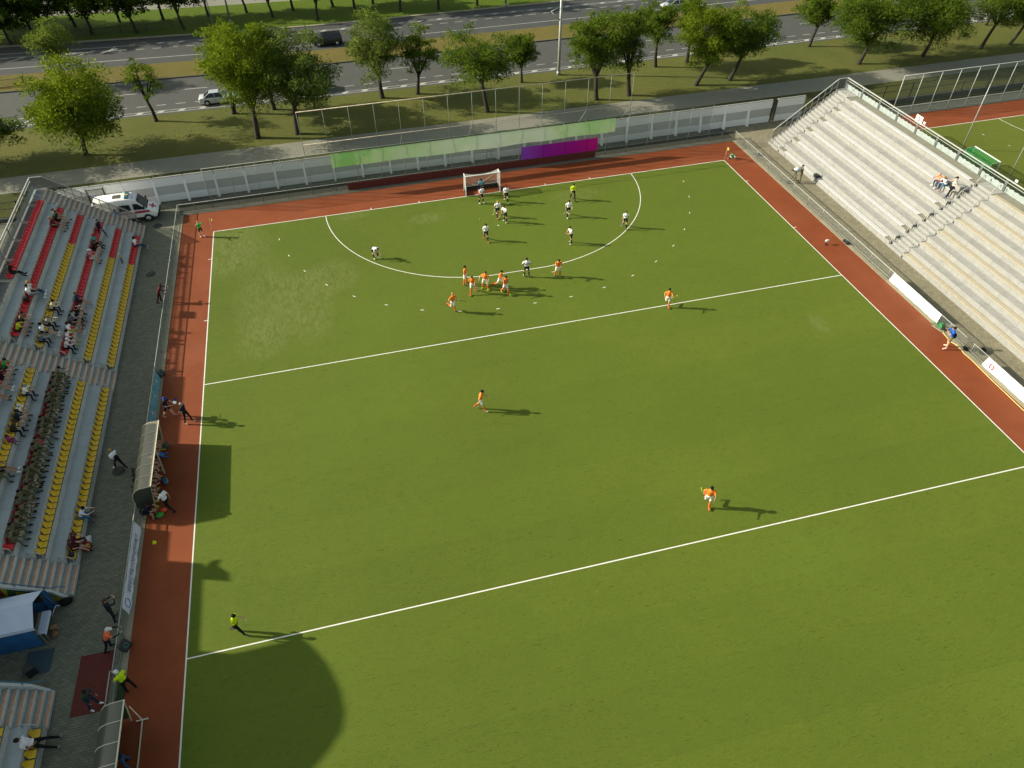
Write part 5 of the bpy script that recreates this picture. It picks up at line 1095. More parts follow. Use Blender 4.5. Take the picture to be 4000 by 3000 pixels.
sit('player in black in the third row between white and grey shirts', 'sit_fwd', 2, -14.75, BK, BK, 'skin', (180, 180, 180), 'dark')
sit('young man in pale grey sweatshirt in the third row', 'sit_clap', 2, -15.3, (150, 154, 160), BK, BK, (150, 30, 44), 'brown', sleeve=(150, 154, 160))
sit('young man in dark grey shirt in the third row', 'sit', 2, -15.9, (84, 88, 98), (70, 74, 80), 'skin', (150, 30, 44), 'dark')
sit('player with lime yellow shorts in the third row', 'sit_legs', 2, -16.75, WH, (170, 190, 40), 'skin', (210, 205, 200), 'dark')
sit('player in white shirt with a number in the third row', 'sit_clap', 2, -17.65, (222, 222, 226), BK, 'skin', (150, 190, 60), 'black')
sit('man in white and red track top and white cap in the third row', 'sit_fwd', 2, -18.6, (218, 208, 210), BK, None, BK, 'white', cap=True, sleeve=(218, 208, 210))
person('small child in white cap standing on the second row', 'stand', (-35.12, -5.1, .97), 0, (196, 150, 70), (50, 62, 84), None, (40, 40, 44), 'white', cap=True, scale=.52)
sit('woman in white shirt and jeans alone on the front row', 'sit_legs', 0, -1.55, WH, JEAN, None, (170, 165, 160), 'dark', long=True)
person('man in navy tracksuit standing in the third row by the stairs', 'walk', (-36.9, -1.62, 1.94), R(-30), (28, 34, 58), (28, 32, 50), None, (150, 150, 150), 'brown', sleeve=(28, 34, 58))
person('person in blue uniform standing behind the stairs by the ambulance', 'stand', (-36.6, 3.42, -.012), R(60), (30, 100, 170), (96, 92, 80), None, BK, 'dark', sleeve=(30, 100, 170))
sit('grey haired man in white shirt in the fourth row of the middle block', 'sit_fwd', 3, -24.8, WH, (36, 44, 56), None, BK, 'grey')
sit('man in white shirt and white cap leaning forward in the middle block', 'sit_fwd', 3, -26.8, WH, (90, 100, 116), 'skin', BK, 'white', cap=True)
sit('woman in dark patterned shirt beside the white cap', 'sit_fwd', 3, -27.4, (34, 44, 58), (34, 42, 56), 'skin', BK, 'black', long=True)
sit('woman in dark green blouse with long brown hair', 'sit_fwd', 3, -28.2, (52, 54, 44), BK, None, BK, 'brown', long=True)
sit('small girl in magenta clothes in the middle block', 'sit', 3, -29.3, (150, 40, 110), (120, 36, 96), None, (110, 50, 60), 'dark', scale=.62, long=True, sleeve=(150, 40, 110))
sit('person with crossed bare legs and white shoes at the left edge', 'sit_legs', 3, -31.8, (80, 74, 66), DK, 'skin', WH, 'dark')
sit('man in green shirt by the stairs in the fifth row of the middle block', 'sit_fwd', 4, -22.75, (60, 150, 60), DK, 'skin', BK, 'dark')
sit('man in dark shirt next to the green shirt at the left edge', 'sit_fwd', 4, -23.75, (44, 40, 40), BK, 'skin', GR, 'dark')
sit('man with turquoise shorts at the left edge', 'sit_legs', 4, -24.8, (60, 60, 66), (90, 170, 150), 'skin', WH, 'dark')
sit('man in black at the left edge below the turquoise shorts', 'sit_legs', 4, -25.7, BK, BK, 'skin', BK, 'dark')
sit('woman in white shirt and blue jeans alone on the front row of the middle block', 'sit_fwd', 0, -34.2, (214, 216, 224), (40, 96, 130), None, (110, 60, 60), 'dark', long=True)
sit('medic in maroon uniform on the front row beside the red case', 'sit', 0, -36.45, (74, 22, 34), (74, 22, 34), None, WH, 'brown')
sit('medic in maroon uniform on the front row next to the dark helmet', 'sit_legs', 0, -37.0, (74, 22, 34), (74, 22, 34), 'skin', BK, 'brown')
sit('man in white shirt lounging with stretched legs on the near block', 'lounge', 0, -48.75, (222, 218, 216), BK, None, (140, 140, 140), 'dark', dx=.08)
# soldiers fill the second-last red row of the middle block, with a few free seats
gaps = {13, 30}; k = 0
for j, y in enumerate(yB):
    if j in gaps: continue
    ps = ('sit_fwd', 'sit_fwd', 'sit', 'sit_fwd', 'sit_clap', 'sit')[(j * 5 + j // 3) % 6]
    o = sit(f'soldier in camouflage, {ordn(k)} from the middle stairs in the red seat row', ps, 2, y, m_camo, m_camo, None, (26, 24, 22), ('dark', 'brown', 'dark', 'black')[j % 4], random.uniform(-20, 20), random.uniform(-.05, .08), sleeve=m_camo, group='soldiers sitting in a row')
    k += 1
sit('soldier in camouflage sitting apart in the row above the others', 'sit', 3, -32.4, m_camo, m_camo, None, (26, 24, 22), 'dark', sleeve=m_camo)
# along the fence and on the track
person('person in dark red coat leaning on the left fence', 'fence', (-31.5, -10.95, 0), R(0), (78, 20, 30), (70, 20, 28), None, (40, 20, 22), 'brown', sleeve=(78, 20, 30), long=True)
person('young man in white shirt walking away over the dark manhole', 'walk', (-32.66, -30.25, 0), R(140), WH, BK, None, WH, 'blond')
person('man in dark clothes standing at the white banner with raised hands', 'photo', (-31.56, -42.2, 0), R(40), (34, 38, 46), (34, 36, 44), None, (60, 64, 72), 'brown', sleeve=(34, 38, 46))
person('steward in orange vest and pale cap leaning on the fence', 'fence', (-31.5, -44.05, 0), R(10), (232, 112, 70), (30, 32, 40), None, BK, 'white', cap=True, sleeve=(28, 30, 38))
person('steward in lime yellow shirt and pale cap standing on the track edge', 'stand2', (-30.25, -46.75, 0), R(140), (200, 232, 30), BK, None, (40, 44, 52), 'white', cap=True)
person('man in grey green jacket and jeans looking at a phone on the red carpet', 'phone', (-31.95, -47.3, 0), R(-20), (58, 66, 56), (44, 60, 84), None, WH, 'dark', sleeve=(58, 66, 56))
person('person in dark top and jeans under the second shelter at the bottom edge', 'phone', (-29.95, -50.75, 0), R(-150), (24, 28, 36), (46, 74, 110), None, BK, 'blond', long=True)
c1 = person('coach in navy with a blue cap reading white papers', 'folder', (-29.75, -25.85, 0), R(-20), (24, 28, 44), (24, 28, 40), 'skin', (205, 130, 110), 'blue', cap=True)
person('grey haired coach in navy with white trouser stripes on the track', 'clasp', (-28.35, -26.85, 0), R(-25), (24, 28, 42), (24, 28, 40), None, (190, 180, 150), 'grey')
person('person in white shirt and black trousers walking in front of the shelter', 'walk2', (-29.08, -34.8, 0), R(150), (222, 222, 222), BK, None, BK, 'dark', long=True)
papers = thing('papers', 'white papers and blue folder held by the coach', 'paper', wpt(c1, 'folder', 'W0', (.12, -.05, .06))); part('sheet', MB().box(-.02, .20, -.16, .14, 0, .012, 0, Matrix.Rotation(.4, 3, 'Y')), m_white, papers); part('folder', MB().box(.0, .22, .15, .42, .02, .035, 0, Matrix.Rotation(.4, 3, 'Y')), cloth((26, 36, 90)), papers)
bp = thing('backpack', 'black backpack on the back of the man in white shirt', 'bag', (-32.66 + .11, -30.25 - .1, 1.05), R(140)); part('bag', MB().ell((-.02, 0, .22), .12, .17, .24, 12, 8), cloth(BK), bp); part('strap', MB().tube([(.08, .1, .42), (.25, .11, .45), (.28, .1, .2)], .02, 5), cloth(BK), bp)
# right side
person('man in camouflage cap standing behind the tripod camera', 'photo', (32.75, -6.75, 0), R(175), (96, 92, 66), (120, 112, 84), None, BK, 'dark', sleeve=(96, 92, 66))
ph = person('photographer in blue vest and khaki shorts on the red track', 'photo', (29.65, -33.85, 0), R(155), (28, 90, 190), (112, 106, 70), 'skin', (226, 200, 190), 'dark')
bp = thing('backpack', 'dark backpack worn by the photographer in blue', 'bag', (29.65 + .19, -33.85 - .08, 1.06), R(155)); part('bag', MB().ell((0, 0, .2), .13, .18, .24, 12, 8), cloth((34, 38, 46)), bp); part('strap', MB().tube([(.1, .1, .4), (.25, .11, .42), (.28, .1, .15)], .02, 5), cloth(BK), bp)
cm_ = thing('photo_camera', 'camera with long lens held by the photographer in blue', 'camera', wpt(ph, 'photo', 'W0', (.1, -.08, .02)), R(155)); part('camera_body', MB().box(-.04, .06, -.09, .09, -.05, .08), m_black, cm_, .01); part('lens', MB().tube([(.05, 0, .01), (.34, 0, -.02)], .05, 10), m_rubber, cm_)
person('man with orange scarf sitting on the pale stand', 'sit_fwd', (34.25 + DX * 4 + .24, -17.35, DZ * 4 + .535), R(172), (220, 130, 90), JEAN, None, WH, 'bald', skin=(216, 140, 106))
person('fair woman in white jacket sitting next to the orange scarf', 'sit_fwd', (34.25 + DX * 4 + .26, -17.95, DZ * 4 + .535), R(172), (228, 228, 230), (86, 112, 142), None, (180, 120, 100), 'blond', sleeve=(228, 228, 230), long=True)
person('man in grey shirt and black cap leaning on the stair handrail', 'lean_rail', (34.25 + DX * 4 - .30, -19.30, DZ * 4), R(150), (160, 160, 154), BK, None, (90, 110, 140), 'black', cap=True)
b = thing('handbag', 'small black handbag on the bench right of the seated woman', 'bag', (34.25 + DX * 4 + .2, -18.65, DZ * 4 + .535)); part('bag', MB().ell((0, 0, .14), .10, .16, .15, 10, 6), cloth(BK), b); part('handle', MB().tube([(0, -.1, .22), (0, -.04, .36), (0, .04, .36), (0, .1, .22)], .012, 5), cloth(BK), b)
t = thing('tv_camera', 'television camera under a pale rain cover on a tripod', 'camera', (32.1, -6.75, 0), R(165))
for k in range(3): a_ = 2 * math.pi * k / 3; part('tripod_leg', MB().tube([(0, 0, 1.3), (.5 * math.cos(a_), .5 * math.sin(a_), .02)], .025, 6), m_black, t)
part('camera_body', MB().box(-.25, .3, -.12, .12, 1.35, 1.62), m_black, t, .02); part('rain_cover', MB().ell((0, 0, 1.56), .36, .24, .2, 10, 6), cloth((196, 206, 214)), t); part('lens', MB().tube([(.25, 0, 1.5), (.55, 0, 1.48)], .07, 10), m_rubber, t); part('pan_bar', MB().tube([(-.2, .05, 1.4), (-.6, .2, 1.2)], .015, 5), m_black, t)
t = thing('cable_coil', 'black cable coiled on the pavement below the tripod', 'cable', (31.75, -6.6, 0)); part('coil', MB().tube([(.32 * math.cos(a_ / 3) * (1 - .004 * a_), .28 * math.sin(a_ / 3), .02 + .0015 * a_) for a_ in range(40)], .018, 5), m_rubber, t)
solo('equipment_box', MB().box(-.2, .2, -.3, .3, 0, .34), m_darkgrey, 'dark grey box at the foot of the lowest bench row', 'box', None, (34.42, -7.05, .485), 0, .03)
t = thing('microphone', 'fluffy pale microphone on a small stand on the red track', 'microphone', (28.9, -18.15, 0)); part('windshield', MB().ell((0, 0, .42), .24, .13, .14, 14, 10), M('fur_pale', (.62, .60, .55), .95, .2, 30., bump=.6), t); part('stand', MB().tube([(0, 0, 0), (0, 0, .32)], .02, 6).box(-.12, .12, -.12, .12, 0, .03), m_black, t)
t = thing('equipment_case', 'small black case on the kerb right of the microphone', 'box', (30.8, -18.4, .03)); part('case', MB().box(-.16, .16, -.35, .35, 0, .18), m_black, t, .02); part('handle', MB().tube([(0, -.12, .18), (0, -.1, .24), (0, .1, .24), (0, .12, .18)], .014, 5), m_steel, t)
t = thing('cable_reel', 'green cable reel on a wooden board by the white banner', 'reel', (30.72, -31.55, .03), R(12)); m_grn = M('plastic_green', (.04, .22, .07), .5)
part('board', MB().box(-.25, .25, -.55, .45, 0, .06), m_wood, t); part('drum', MB().tube([(-.05, -.1, .26), (.3, -.1, .26)], .2, 14), m_grn, t, .01); part('frame', MB().tube([(-.2, .1, .06), (-.2, .1, .4), (-.2, .45, .4), (-.2, .45, .06)], .025, 6).tube([(.1, .1, .06), (.1, .1, .4), (.1, .45, .4), (.1, .45, .06)], .025, 6).bar((-.2, .1, .4), (.1, .1, .4), .04), m_grn, t)
solo('hose', MB().tube([(30.9, -31.6, .1), (30.62, -32.5, .04), (30.5, -33.3, .03), (30.74, -34.0, .055), (30.55, -34.8, .03), (30.6, -35.6, .03), (30.48, -37.7, .03), (30.44, -39.5, .03), (30.40, -41.2, .03), (30.36, -46, .03)], .028, 7), M('hose_yellow', (.60, .48, .16), .5), 'yellow hose running along the edge of the red track', 'hose')
t = thing('gear_bag', 'black gear bag lying behind the right fence', 'bag', (32.0, -35.05, 0), R(30)); part('bag', MB().ell((0, 0, .16), .42, .24, .18, 12, 7), cloth((26, 26, 24)), t); part('strap', MB().tube([(-.3, .1, .3), (0, .3, .2), (.35, .1, .25)], .018, 5), cloth(BK), t)
solo('jacket', MB().ell((0, 0, .06), .32, .18, .09, 12, 6), cloth((24, 24, 24)), 'black jacket dropped on the kerb behind the photographer', 'jacket', None, (31.0, -34.4, .03), R(70))
def side_banner(sgn, x, y0, y1, zt, label, mat, lean=.14):
    # cloth tied to the top rail, hanging on the pitch side down to the kerb
    n, m_ = 60, 6; vs = []
    for j in range(m_ + 1):
        v = j / m_
        for i in range(n + 1):
            u = i / n; rip = (.02 * math.sin(u * 37 + 2 * v) + .018 * math.sin(u * 17 - 3 * v)) * (1 - .5 * v)
            vs.append((-sgn * (.035 + lean * (1 - v) + rip), y1 + (y0 - y1) * u + (.12 * (1 - v) if i == 0 else 0), .05 + (zt - .05) * v))
    fs = [(j * (n + 1) + i, j * (n + 1) + i + 1, (j + 1) * (n + 1) + i + 1, (j + 1) * (n + 1) + i) for j in range(m_) for i in range(n)]
    t = thing('fence_banner', label, 'banner', (x, 0, 0)); part('cloth', MB().add(vs, fs, 0, True), mat, t); return t
m_bw = M('banner_white', (.84, .84, .85), .6, .03, 1.5, bump=.15); m_txt = cloth((178, 180, 176)); m_txt2 = cloth((196, 198, 190))
zr = .84; dx_ = .14; sl = Vector((dx_, 0, .8)).normalized()
def banner_text(t, txt, size, y, z, mat): text_mb(txt, size, frame((-.075 - .14 * (1 - z / zr), y, z), (0, -1, 0), (sl.x, 0, sl.z)), mat, 'lettering', t)
b1 = side_banner(1, 31.15, -31.0, -24.85, zr, 'white banner with two grey text lines on the right fence', m_bw)
banner_text(b1, 'БРЕСТСКИЙ ЛИКЕРО-ВОДОЧНЫЙ', .285, -28.25, .53, m_txt); banner_text(b1, 'ЗАВОД «БЕЛАЛКО»', .27, -28.25, .22, m_txt)
b2 = side_banner(1, 31.15, -43.5, -36.4, zr, 'white banner with a red emblem cut by the right edge', m_bw)
banner_text(b2, 'БРЕСТСКИЙ МЯСОКОМБИНАТ', .36, -40.55, .40, m_txt2)
em = MB(); c = .42
def eq(y, z, a, b_, mi=0): em.add([(-.074 - .14 * (1 - (z + dz) / zr), y + dy, z + dz) for dy, dz in ((-a, -b_), (a, -b_), (a, b_), (-a, b_))], [(0, 1, 2, 3)])
for sy in (-1, 1):
    eq(-37.03 + .17 * sy, c, .04, .14); eq(-37.03 + .09 * sy, c + .17, .05, .045); eq(-37.03 + .09 * sy, c - .17, .05, .045); eq(-37.03 + .22 * sy, c + .10, .02, .03); eq(-37.03 + .22 * sy, c - .10, .02, .03); eq(-37.03 + .11 * sy, c + .1, .03, .03); eq(-37.03 + .11 * sy, c - .1, .03, .03)
part('emblem', em, cloth((196, 60, 70)), b2)
b3 = side_banner(-1, -31.0, -42.1, -35.9, .86, 'long white banner with blue lettering on the left fence', M('banner_pale', (.62, .66, .72), .6, .06, 1.5, bump=.15), .14)
sl3 = Vector((-dx_, 0, .8)).normalized()
text_mb('БРЕСТВТОРЧЕРМЕТ', .42, frame((.19, -38.75, .50), (0, 1, 0), (sl3.x, 0, sl3.z)), cloth((86, 92, 130)), 'lettering', b3)
rg = MB().tube([(0, .26 * math.cos(t_), .26 * math.sin(t_)) for t_ in np.linspace(0, 2 * math.pi, 26)], .022, 5); o = part('emblem', rg, cloth((110, 124, 170)), b3); o.location = (.165, -41.55, .46); o.rotation_euler = (0, -.17, 0)
m_cy = NT('banner_cyan'); v_ = m_cy.coord(); m_cy.col(m_cy.mix(m_cy.ramp(m_cy.noise(v_, 3.2, 4, .6, 1.5), .45, .68), (.07, .24, .32), (.22, .46, .52))); m_cy = m_cy.fin(.6)
b4 = side_banner(-1, -31.0, -27.2, -21.3, .88, 'turquoise banner with pale patterns on the left fence', m_cy, .14)
for y in (-22.1, -23.8, -25.6):
    part('print', MB().ell((.11, y, .48), .03, .16, .12, 10, 6), cloth((214, 196, 160)), b4)

# ------------------------------------------------------------------ shelters, tent, gear on the left side
m_poly = NT('polycarbonate'); m_poly.col((.22, .195, .125)); m_poly.b.inputs['Alpha'].default_value = .93; m_poly = m_poly.fin(.32, 0, spec=.5)
m_poly2 = NT('polycarbonate_dark'); m_poly2.col((.06, .065, .05)); m_poly2 = m_poly2.fin(.32, 0, spec=.4)
m_ivory = M('paint_ivory', (.62, .57, .44), .5, .08, 4.)
def shelter(label, y1, nbay, bay, mat, wide=1.5):
    t = thing('team_shelter', label, 'shelter', (-31.05, y1, .02))
    pr = [(0, .25), (.0, .9), (.04, 1.35), (.16, 1.72), (.38, 1.98), (.7, 2.12), (wide - .1, 2.18)]
    ln = nbay * bay
    n = len(pr); vs = [(x, y, z) for y in (0, -ln) for x, z in pr]; part('roof_panel', MB().add(vs, [(i, i + 1, n + i + 1, n + i) for i in range(n - 1)], 0, True), mat, t)
    for k in range(nbay + 1):
        part('rib', MB().tube([(x, -bay * k, z + .012) for x, z in pr], .026, 6), m_ivory, t)
    part('front_edge', MB().bar((wide - .1, .02, 2.18), (wide - .1, -ln - .02, 2.18), .06), m_ivory, t); part('back_edge', MB().bar((0, 0, .22), (0, -ln, .22), .05), m_ivory, t)
    sidep = [(0, .25)] + pr[1:] + [(1.05, .45), (.9, .25)]
    for y in (0, -ln): part('side_panel', MB().prism(sidep, 'y', y - .008, y + .008), m_poly2 if y else mat, t)
    for y in (-.05, -ln + .05): part('front_post', MB().bar((wide - .12, y, 2.15), (1.0, y, 0), .05), m_ivory, t)
    part('bench', MB().box(.2, .58, -ln + .15, -.15, .40, .45), m_wood, t)
    for k in range(nbay): part('bench_leg', MB().box(.25, .53, -bay * k - .6, -bay * k - .52, 0, .40), m_black, t)
    return t
shelter('curved brown team shelter full of players beside the track', -28.45, 6, 1.0, m_poly)
shelter('curved grey team shelter cut by the bottom edge', -48.45, 5, 1.02, m_poly2)
t = thing('wheeled_frame', 'white tubular frame pushed against the grey shelter', 'frame', (-29.45, -48.6, 0)); part('frame_bars', MB().bar((-.35, 0, .04), (.25, .0, .04), .06).bar((-.05, 0, .04), (-.45, .45, .9), .05), m_ivory, t); part('long_bar', MB().bar((-.05, 0, .04), (-.05, -3.2, .04), .05), m_ivory, t)
sub = [(-28.95, (30, 34, 48), (30, 34, 48), (200, 220, 60)), (-29.45, (205, 205, 205), (24, 26, 40), (150, 200, 60)), (-30.0, (190, 80, 40), (40, 110, 180), (30, 100, 190)), (-30.9, (200, 200, 205), (24, 26, 40), (60, 110, 70)), (-31.4, (24, 28, 44), (24, 28, 40), (200, 210, 60)), (-31.95, (24, 28, 44), (24, 28, 40), (160, 60, 50)), (-32.5, (30, 34, 50), (24, 28, 40), (210, 60, 40)), (-33.05, (24, 28, 44), (24, 28, 40), (140, 190, 70)), (-33.6, (24, 28, 44), (24, 28, 40), (215, 70, 40)), (-34.1, (24, 28, 44), (24, 28, 40), (180, 200, 50))]
for k, (y, a_, b_, c_) in enumerate(sub):
    person(f'substitute sitting {ORD[k]} from the far end of the brown shelter', ('sit', 'sit_fwd', 'sit_legs')[k % 3], (-30.62, y, .47), R(random.uniform(-8, 8)), a_, b_, 'skin' if k != 2 else b_, c_, ('dark', 'brown', 'grey', 'black')[k % 4], group='substitutes in the brown shelter')
person('staff member in navy sitting on a chair outside the near end of the shelter', 'sit_fwd', (-30.5, -34.98, .44), R(-10), (22, 28, 48), (22, 26, 40), 'skin', (60, 60, 60), 'dark')
t = thing('chair', 'grey folding chair outside the near end of the shelter', 'chair', (-30.52, -34.98, 0)); part('seat', MB().box(-.2, .2, -.2, .2, .385, .43), m_darkgrey, t); part('backrest', MB().box(-.24, -.2, -.2, .2, .5, .85), m_darkgrey, t)
for sx in (-.18, .18):
    for sy in (-.18, .18): part('leg', MB().box(sx - .015, sx + .015, sy - .015, sy + .015, .0, .385), m_black, t)
t = thing('kit_bag', 'blue grey kit bag lying in front of the shelter with shoes', 'bag', (-29.6, -32.25, 0), R(-60)); part('bag', MB().ell((0, 0, .16), .36, .2, .18, 12, 7), cloth((84, 116, 140)), t); part('strap', MB().tube([(-.25, 0, .3), (0, .1, .38), (.25, 0, .3)], .02, 5), cloth(DK), t)
t = thing('stick_rack', 'pale poles leaning out of the shelter over the kit bag', 'poles', (-29.9, -31.0, 0)); part('pole', MB().tube([(-.05, .6, 1.9), (.25, -.7, .25)], .02, 6), m_ivory, t); part('pole', MB().tube([(.0, .6, 1.9), (.32, -.7, .25)], .02, 6), m_ivory, t)
solo('shirt_pile', MB().ell((0, 0, .10), .28, .22, .13, 10, 6), cloth((70, 150, 66)), 'heap of green bibs beside the near end of the shelter', 'clothes', None, (-29.72, -35.1, 0))
solo('shirt_pile', MB().ell((0, 0, .09), .22, .18, .11, 10, 6), cloth((220, 90, 50)), 'small heap of orange and yellow bibs beside the green ones', 'clothes', None, (-29.5, -34.75, 0))
solo('ball_bag', MB().ell((0, 0, .16), .3, .28, .17, 12, 7), cloth((70, 78, 66)), 'dark bag with yellow balls under the far end of the shelter', 'bag', None, (-29.85, -28.9, 0))
def bicycle(loc, rz, label, frame_c):
    t = thing('bicycle', label, 'bicycle', loc, rz)
    for x in (-.52, .52):
        part('wheel', MB().tube([(x + .33 * math.cos(a_), 0, .34 + .33 * math.sin(a_)) for a_ in np.linspace(0, 2 * math.pi, 20)], .02, 5, 0, False).tube([(x, 0, .34), (x, 0, .67)], .006, 4).tube([(x - .3, 0, .34), (x + .3, 0, .34)], .006, 4), m_rubber, t)
    part('frame', MB().tube([(-.52, 0, .34), (-.1, 0, .32), (-.25, 0, .8), (.38, 0, .82), (-.1, 0, .32)], .02, 6).tube([(-.52, 0, .34), (-.25, 0, .78)], .014, 5).tube([(.38, 0, .88), (.52, 0, .34)], .02, 6), frame_c, t)
    part('handlebar', MB().tube([(.3, -.28, .98), (.4, -.1, .96), (.4, .1, .96), (.3, .28, .98)], .016, 5), m_steel, t); part('saddle', MB().ell((-.28, 0, .86), .13, .07, .04, 8, 5), m_rubber, t)
bicycle((-31.55, -31.6, -.012), R(100), 'dark bicycle leaning behind the brown shelter, farther of the pair', m_black); bicycle((-31.45, -32.6, -.012), R(95), 'dark bicycle leaning behind the brown shelter, nearer of the pair', M('frame_grey', (.12, .12, .12), .4))
# tent with table
m_tent = M('tent_white', (.60, .66, .80), .7, .06, 1.2, bump=.15); m_tentb = M('tent_blue', (.02, .12, .30), .7, .15, 1.5, bump=.3)
t = thing('market_tent', 'white roofed party tent with blue side walls in the passage', 'tent', (-36.6, -41.72, 0))
hx, hy, ze = 1.55, 1.18, 1.95
ridge = [(-hx + .9, 0, 2.75), (hx - .0, 0, 2.62)]
def panel(poly, n=8):
    a_, b_, c_, d_ = [Vector(p) for p in poly]; vs = []
    for j in range(n + 1):
        for i in range(n + 1):
            u, v = i / n, j / n; p = a_.lerp(b_, u).lerp(d_.lerp(c_, u), v); p.z -= .06 * math.sin(math.pi * u) * math.sin(math.pi * v); vs.append(p)
    return MB().add(vs, [(j * (n + 1) + i, j * (n + 1) + i + 1, (j + 1) * (n + 1) + i + 1, (j + 1) * (n + 1) + i) for j in range(n) for i in range(n)], 0, True)
part('roof_panel', panel([(-hx, -hy, ze), (hx, -hy, ze), (hx, 0, 2.6), (-hx, 0, 2.6)]), m_tent, t); part('roof_panel', panel([(hx, hy, ze), (-hx, hy, ze), (-hx, 0, 2.6), (hx, 0, 2.6)]), m_tent, t)
vb = MB()
for (p, q) in (((-hx, -hy), (hx, -hy)), ((hx, -hy), (hx, hy)), ((hx, hy), (-hx, hy)), ((-hx, hy), (-hx, -hy))):
    zz = lambda y: ze + (2.6 - ze) * (1 - abs(y) / hy)
    if p[0] == q[0]: vb.add([(p[0], -hy, ze), (p[0], 0, 2.6), (p[0], hy, ze), (p[0], hy, ze - .22), (p[0], -hy, ze - .22)], [(0, 1, 2, 3, 4)] if p[0] < 0 else [(0, 1, 2, 3, 4)][:0] or [])
    else: vb.add([(p[0], p[1], ze), (q[0], q[1], ze), (q[0] , q[1] * 1.03, ze - .22), (p[0], p[1] * 1.03, ze - .22)], [(0, 1, 2, 3)])
part('valance', vb, m_tent, t)
for x in (-hx, hx):
    for y in (-hy, hy): part('tent_pole', MB().bar((x * .985, y * .985, 0), (x * .985, y * .985, ze), .035), m_steel, t)
n = 14
for sy in (-1, 1):
    vs = [(-hx * .98 + 2 * hx * .93 * i / n * (1 if sy < 0 else 1.12), sy * (hy * .985 + .03 * math.sin(i * 1.9) * (1 - v)), .02 + (ze - .05) * v) for v in (0, 1) for i in range(n + 1)]
    part('side_wall', MB().add(vs, [(i, i + 1, n + 2 + i, n + 1 + i) for i in range(n)], 0, True), m_tentb, t)
t = thing('table', 'table with a white cloth at the open end of the tent', 'table', (-35.35, -41.85, 0)); part('table_top', MB().box(-.28, .28, -.72, .72, .70, .74), m_wood, t); part('table_cloth', MB().box(-.1, .30, -.74, .74, .743, .755).box(.30, .315, -.74, .74, .55, .755), m_tent, t)
for sx in (-.22, .22):
    for sy in (-.65, .65): part('leg', MB().bar((sx, sy, 0), (sx, sy, .70), .04), m_steel, t)
solo('carton', MB().box(-.16, .16, -.12, .12, 0, .22), M('cardboard', (.30, .17, .08), .8, .15), 'brown carton on the ground before the tent table', 'box', None, (-34.95, -41.9, -.01), R(10), .01)
solo('basket', MB().tube([(0, 0, 0), (0, 0, .18)], [.16, .2], 14), M('wicker', (.22, .10, .04), .8, .3, 20.), 'round wicker basket beside the carton at the tent', 'basket', None, (-34.85, -42.35, -.01))
t = thing('speaker_stand', 'tripod stand with white legs between tent and stairs', 'stand', (-35.0, -40.62, 0))
part('pole', MB().tube([(0, 0, .3), (-.3, .1, 1.7)], .02, 6), m_black, t)
for q in ((-.24, -.42, .02), (.34, .18, .02), (-.3, .35, .02)): part('leg', MB().tube([(0, 0, .34), q], .02, 6), m_white if q[1] < .3 else m_black, t)
t = thing('loudspeaker', 'black loudspeaker on a pole beside the tent by the yellow mural', 'speaker', (-35.5, -40.55, 0)); part('cabinet', MB().box(-.24, .24, -.2, .2, 1.15, 1.75), m_black, t, .02); part('grille', MB().box(.243, .25, -.16, .16, 1.2, 1.7), m_darkgrey, t); part('pole', MB().tube([(0, 0, 0), (0, 0, 1.15)], .03, 6).box(-.3, .3, -.05, .05, 0, .05).box(-.05, .05, -.3, .3, 0, .05), m_black, t)
t = thing('loudspeaker', 'black loudspeaker standing on the dark mat by the white parapet', 'speaker', (-35.62, -44.45, -.005), R(35)); part('cabinet', MB().box(-.25, .25, -.2, .2, .0, .62), m_black, t, .03); part('grille', MB().box(.253, .262, -.16, .16, .05, .57), m_darkgrey, t)
solo('gear_heap', MB().ell((0, 0, .14), .4, .26, .2, 10, 6), cloth((22, 22, 20)), 'black bags heaped at the foot of the stairs by the mural', 'bag', None, (-34.55, -40.32, 0), R(20))
solo('floor_mat', MB().box(-.80, .62, -.72, .72, -.01, .004), M('mat_blue', (.03, .06, .075), .8, .2), 'dark blue mat on the paving between tent and parapet', 'mat', None, (-35.35, -43.85, 0), R(-2))
solo('red_carpet', MB().box(-.92, .92, -1.72, 1.72, -.01, .006), M('carpet_red', (.115, .024, .016), .95, .15, 6.), 'large dark red carpet inside the fence near the bottom left', 'carpet', None, (-32.3, -45.82, 0), R(-1))
solo('green_mat', MB().box(-.2, .2, -.55, .55, .03, .036), M('mat_green', (.02, .045, .01), .95, .15), 'small dark green mat at the fence opening behind the yellow steward', 'mat', None, (-30.78, -46.7, 0))
low_fence('low steel mesh gate standing open by the red carpet', (-31.12, -45.9, 0), (-31.12, -48.3, 0), .92, 1, m_mesh)
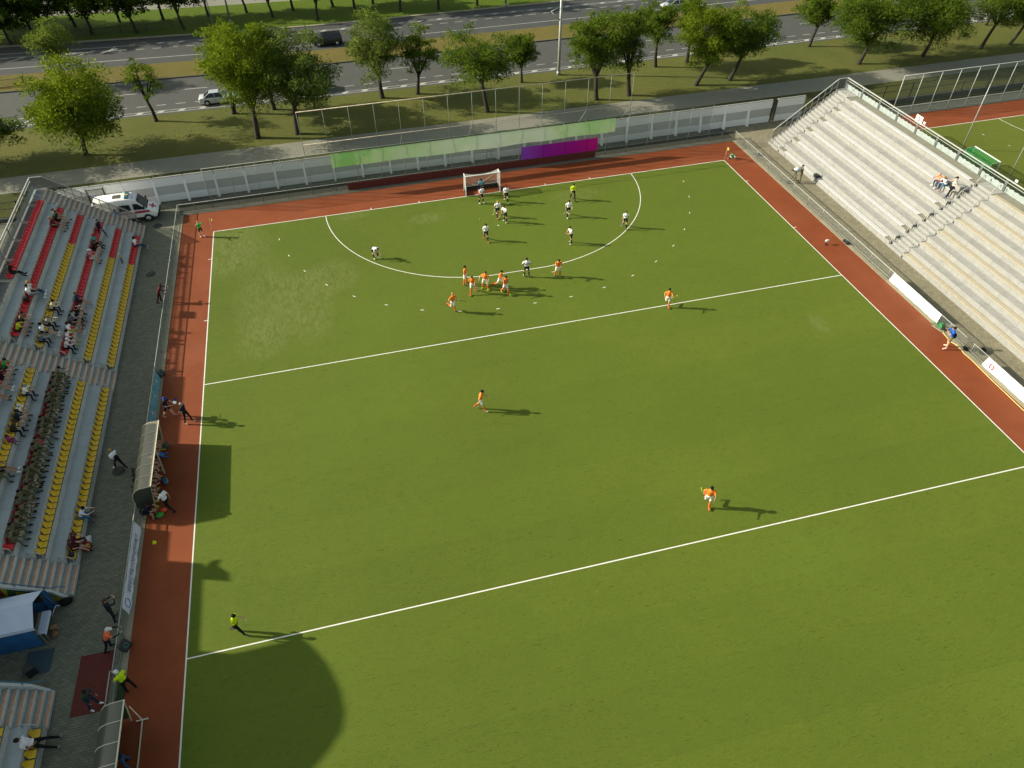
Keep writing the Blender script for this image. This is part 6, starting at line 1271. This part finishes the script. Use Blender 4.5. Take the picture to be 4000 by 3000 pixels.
for k, (x, y, lb) in enumerate(((-30.78, -20.95, 'small black floor speaker by the turquoise banner'), (-30.78, -44.15, 'small black floor speaker beside the orange vest steward'))):
    t = thing('floor_speaker', lb, 'speaker', (x, y, .03), R(-30)); part('cabinet', MB().prism([(-.26, 0), (.22, 0), (.22, .12), (-.05, .40), (-.26, .40)], 'y', -.28, .28), m_black, t, .01)
    rg = MB().tube([(.12 * math.cos(a_), .12 * math.sin(a_), 0) for a_ in np.linspace(0, 2 * math.pi, 20)], .015, 5); o = part('cone_ring', rg, cloth((70, 150, 130)), t); o.location = (.09, 0, .28); o.rotation_euler = (0, R(46), 0)
solo('marker_cone', MB().tube([(0, 0, 0), (0, 0, .02), (0, 0, .22)], [.14, .1, .03], 12), cloth((210, 215, 30)), 'small yellow marker cone on the shaded track', 'cone', None, (-29.9, -37.2, -.006))
t = thing('medical_case', 'red medical case on the paving in front of the maroon medics', 'case', (-33.95, -36.55, -.012), R(8)); part('case', MB().box(-.18, .18, -.24, .24, 0, .34), cloth((160, 26, 34), .5), t, .03); part('band', MB().box(-.183, .183, -.05, .05, .1, .343), cloth((214, 190, 60)), t)
solo('medical_case', MB().box(-.15, .15, -.24, .24, 0, .26), cloth((190, 192, 190), .5), 'white case standing next to the red medical case', 'case', None, (-33.92, -36.0, -.012), R(6), .03)
solo('helmet', MB().ell((0, 0, .16), .17, .16, .16, 14, 9), cloth((28, 36, 70), .35), 'dark blue helmet lying on the last yellow seat of the front row', 'helmet', None, (-34.5, yB[30], .53))
solo('backpack', MB().ell((0, 0, .2), .2, .24, .22, 12, 8), cloth((36, 44, 38)), 'dark backpack on a red seat beside the man in grey trousers', 'bag', None, (-39.84, -14.55, 4.42))
for k, (x, y, lb) in enumerate(((-33.03, 2.73, 'round manhole cover in front of the ambulance'), (-32.92, -6.08, 'round manhole cover in the left path left of the red coat'), (-32.83, -30.39, 'round manhole cover under the man with the backpack'), (31.95, .1, 'round manhole cover behind the right corner flag fence'))):
    t = thing('manhole_cover', lb, 'manhole cover', (x, y, -.008)); part('lid', MB().tube([(0, 0, -.01), (0, 0, .008)], .37, 24), M('cast_iron', (.05, .045, .035), .7, .3, 12., bump=.4), t); part('ring', MB().tube([(.42 * math.cos(a_), .42 * math.sin(a_), 0) for a_ in np.linspace(0, 2 * math.pi, 28)], .03, 5), m_plinth, t)
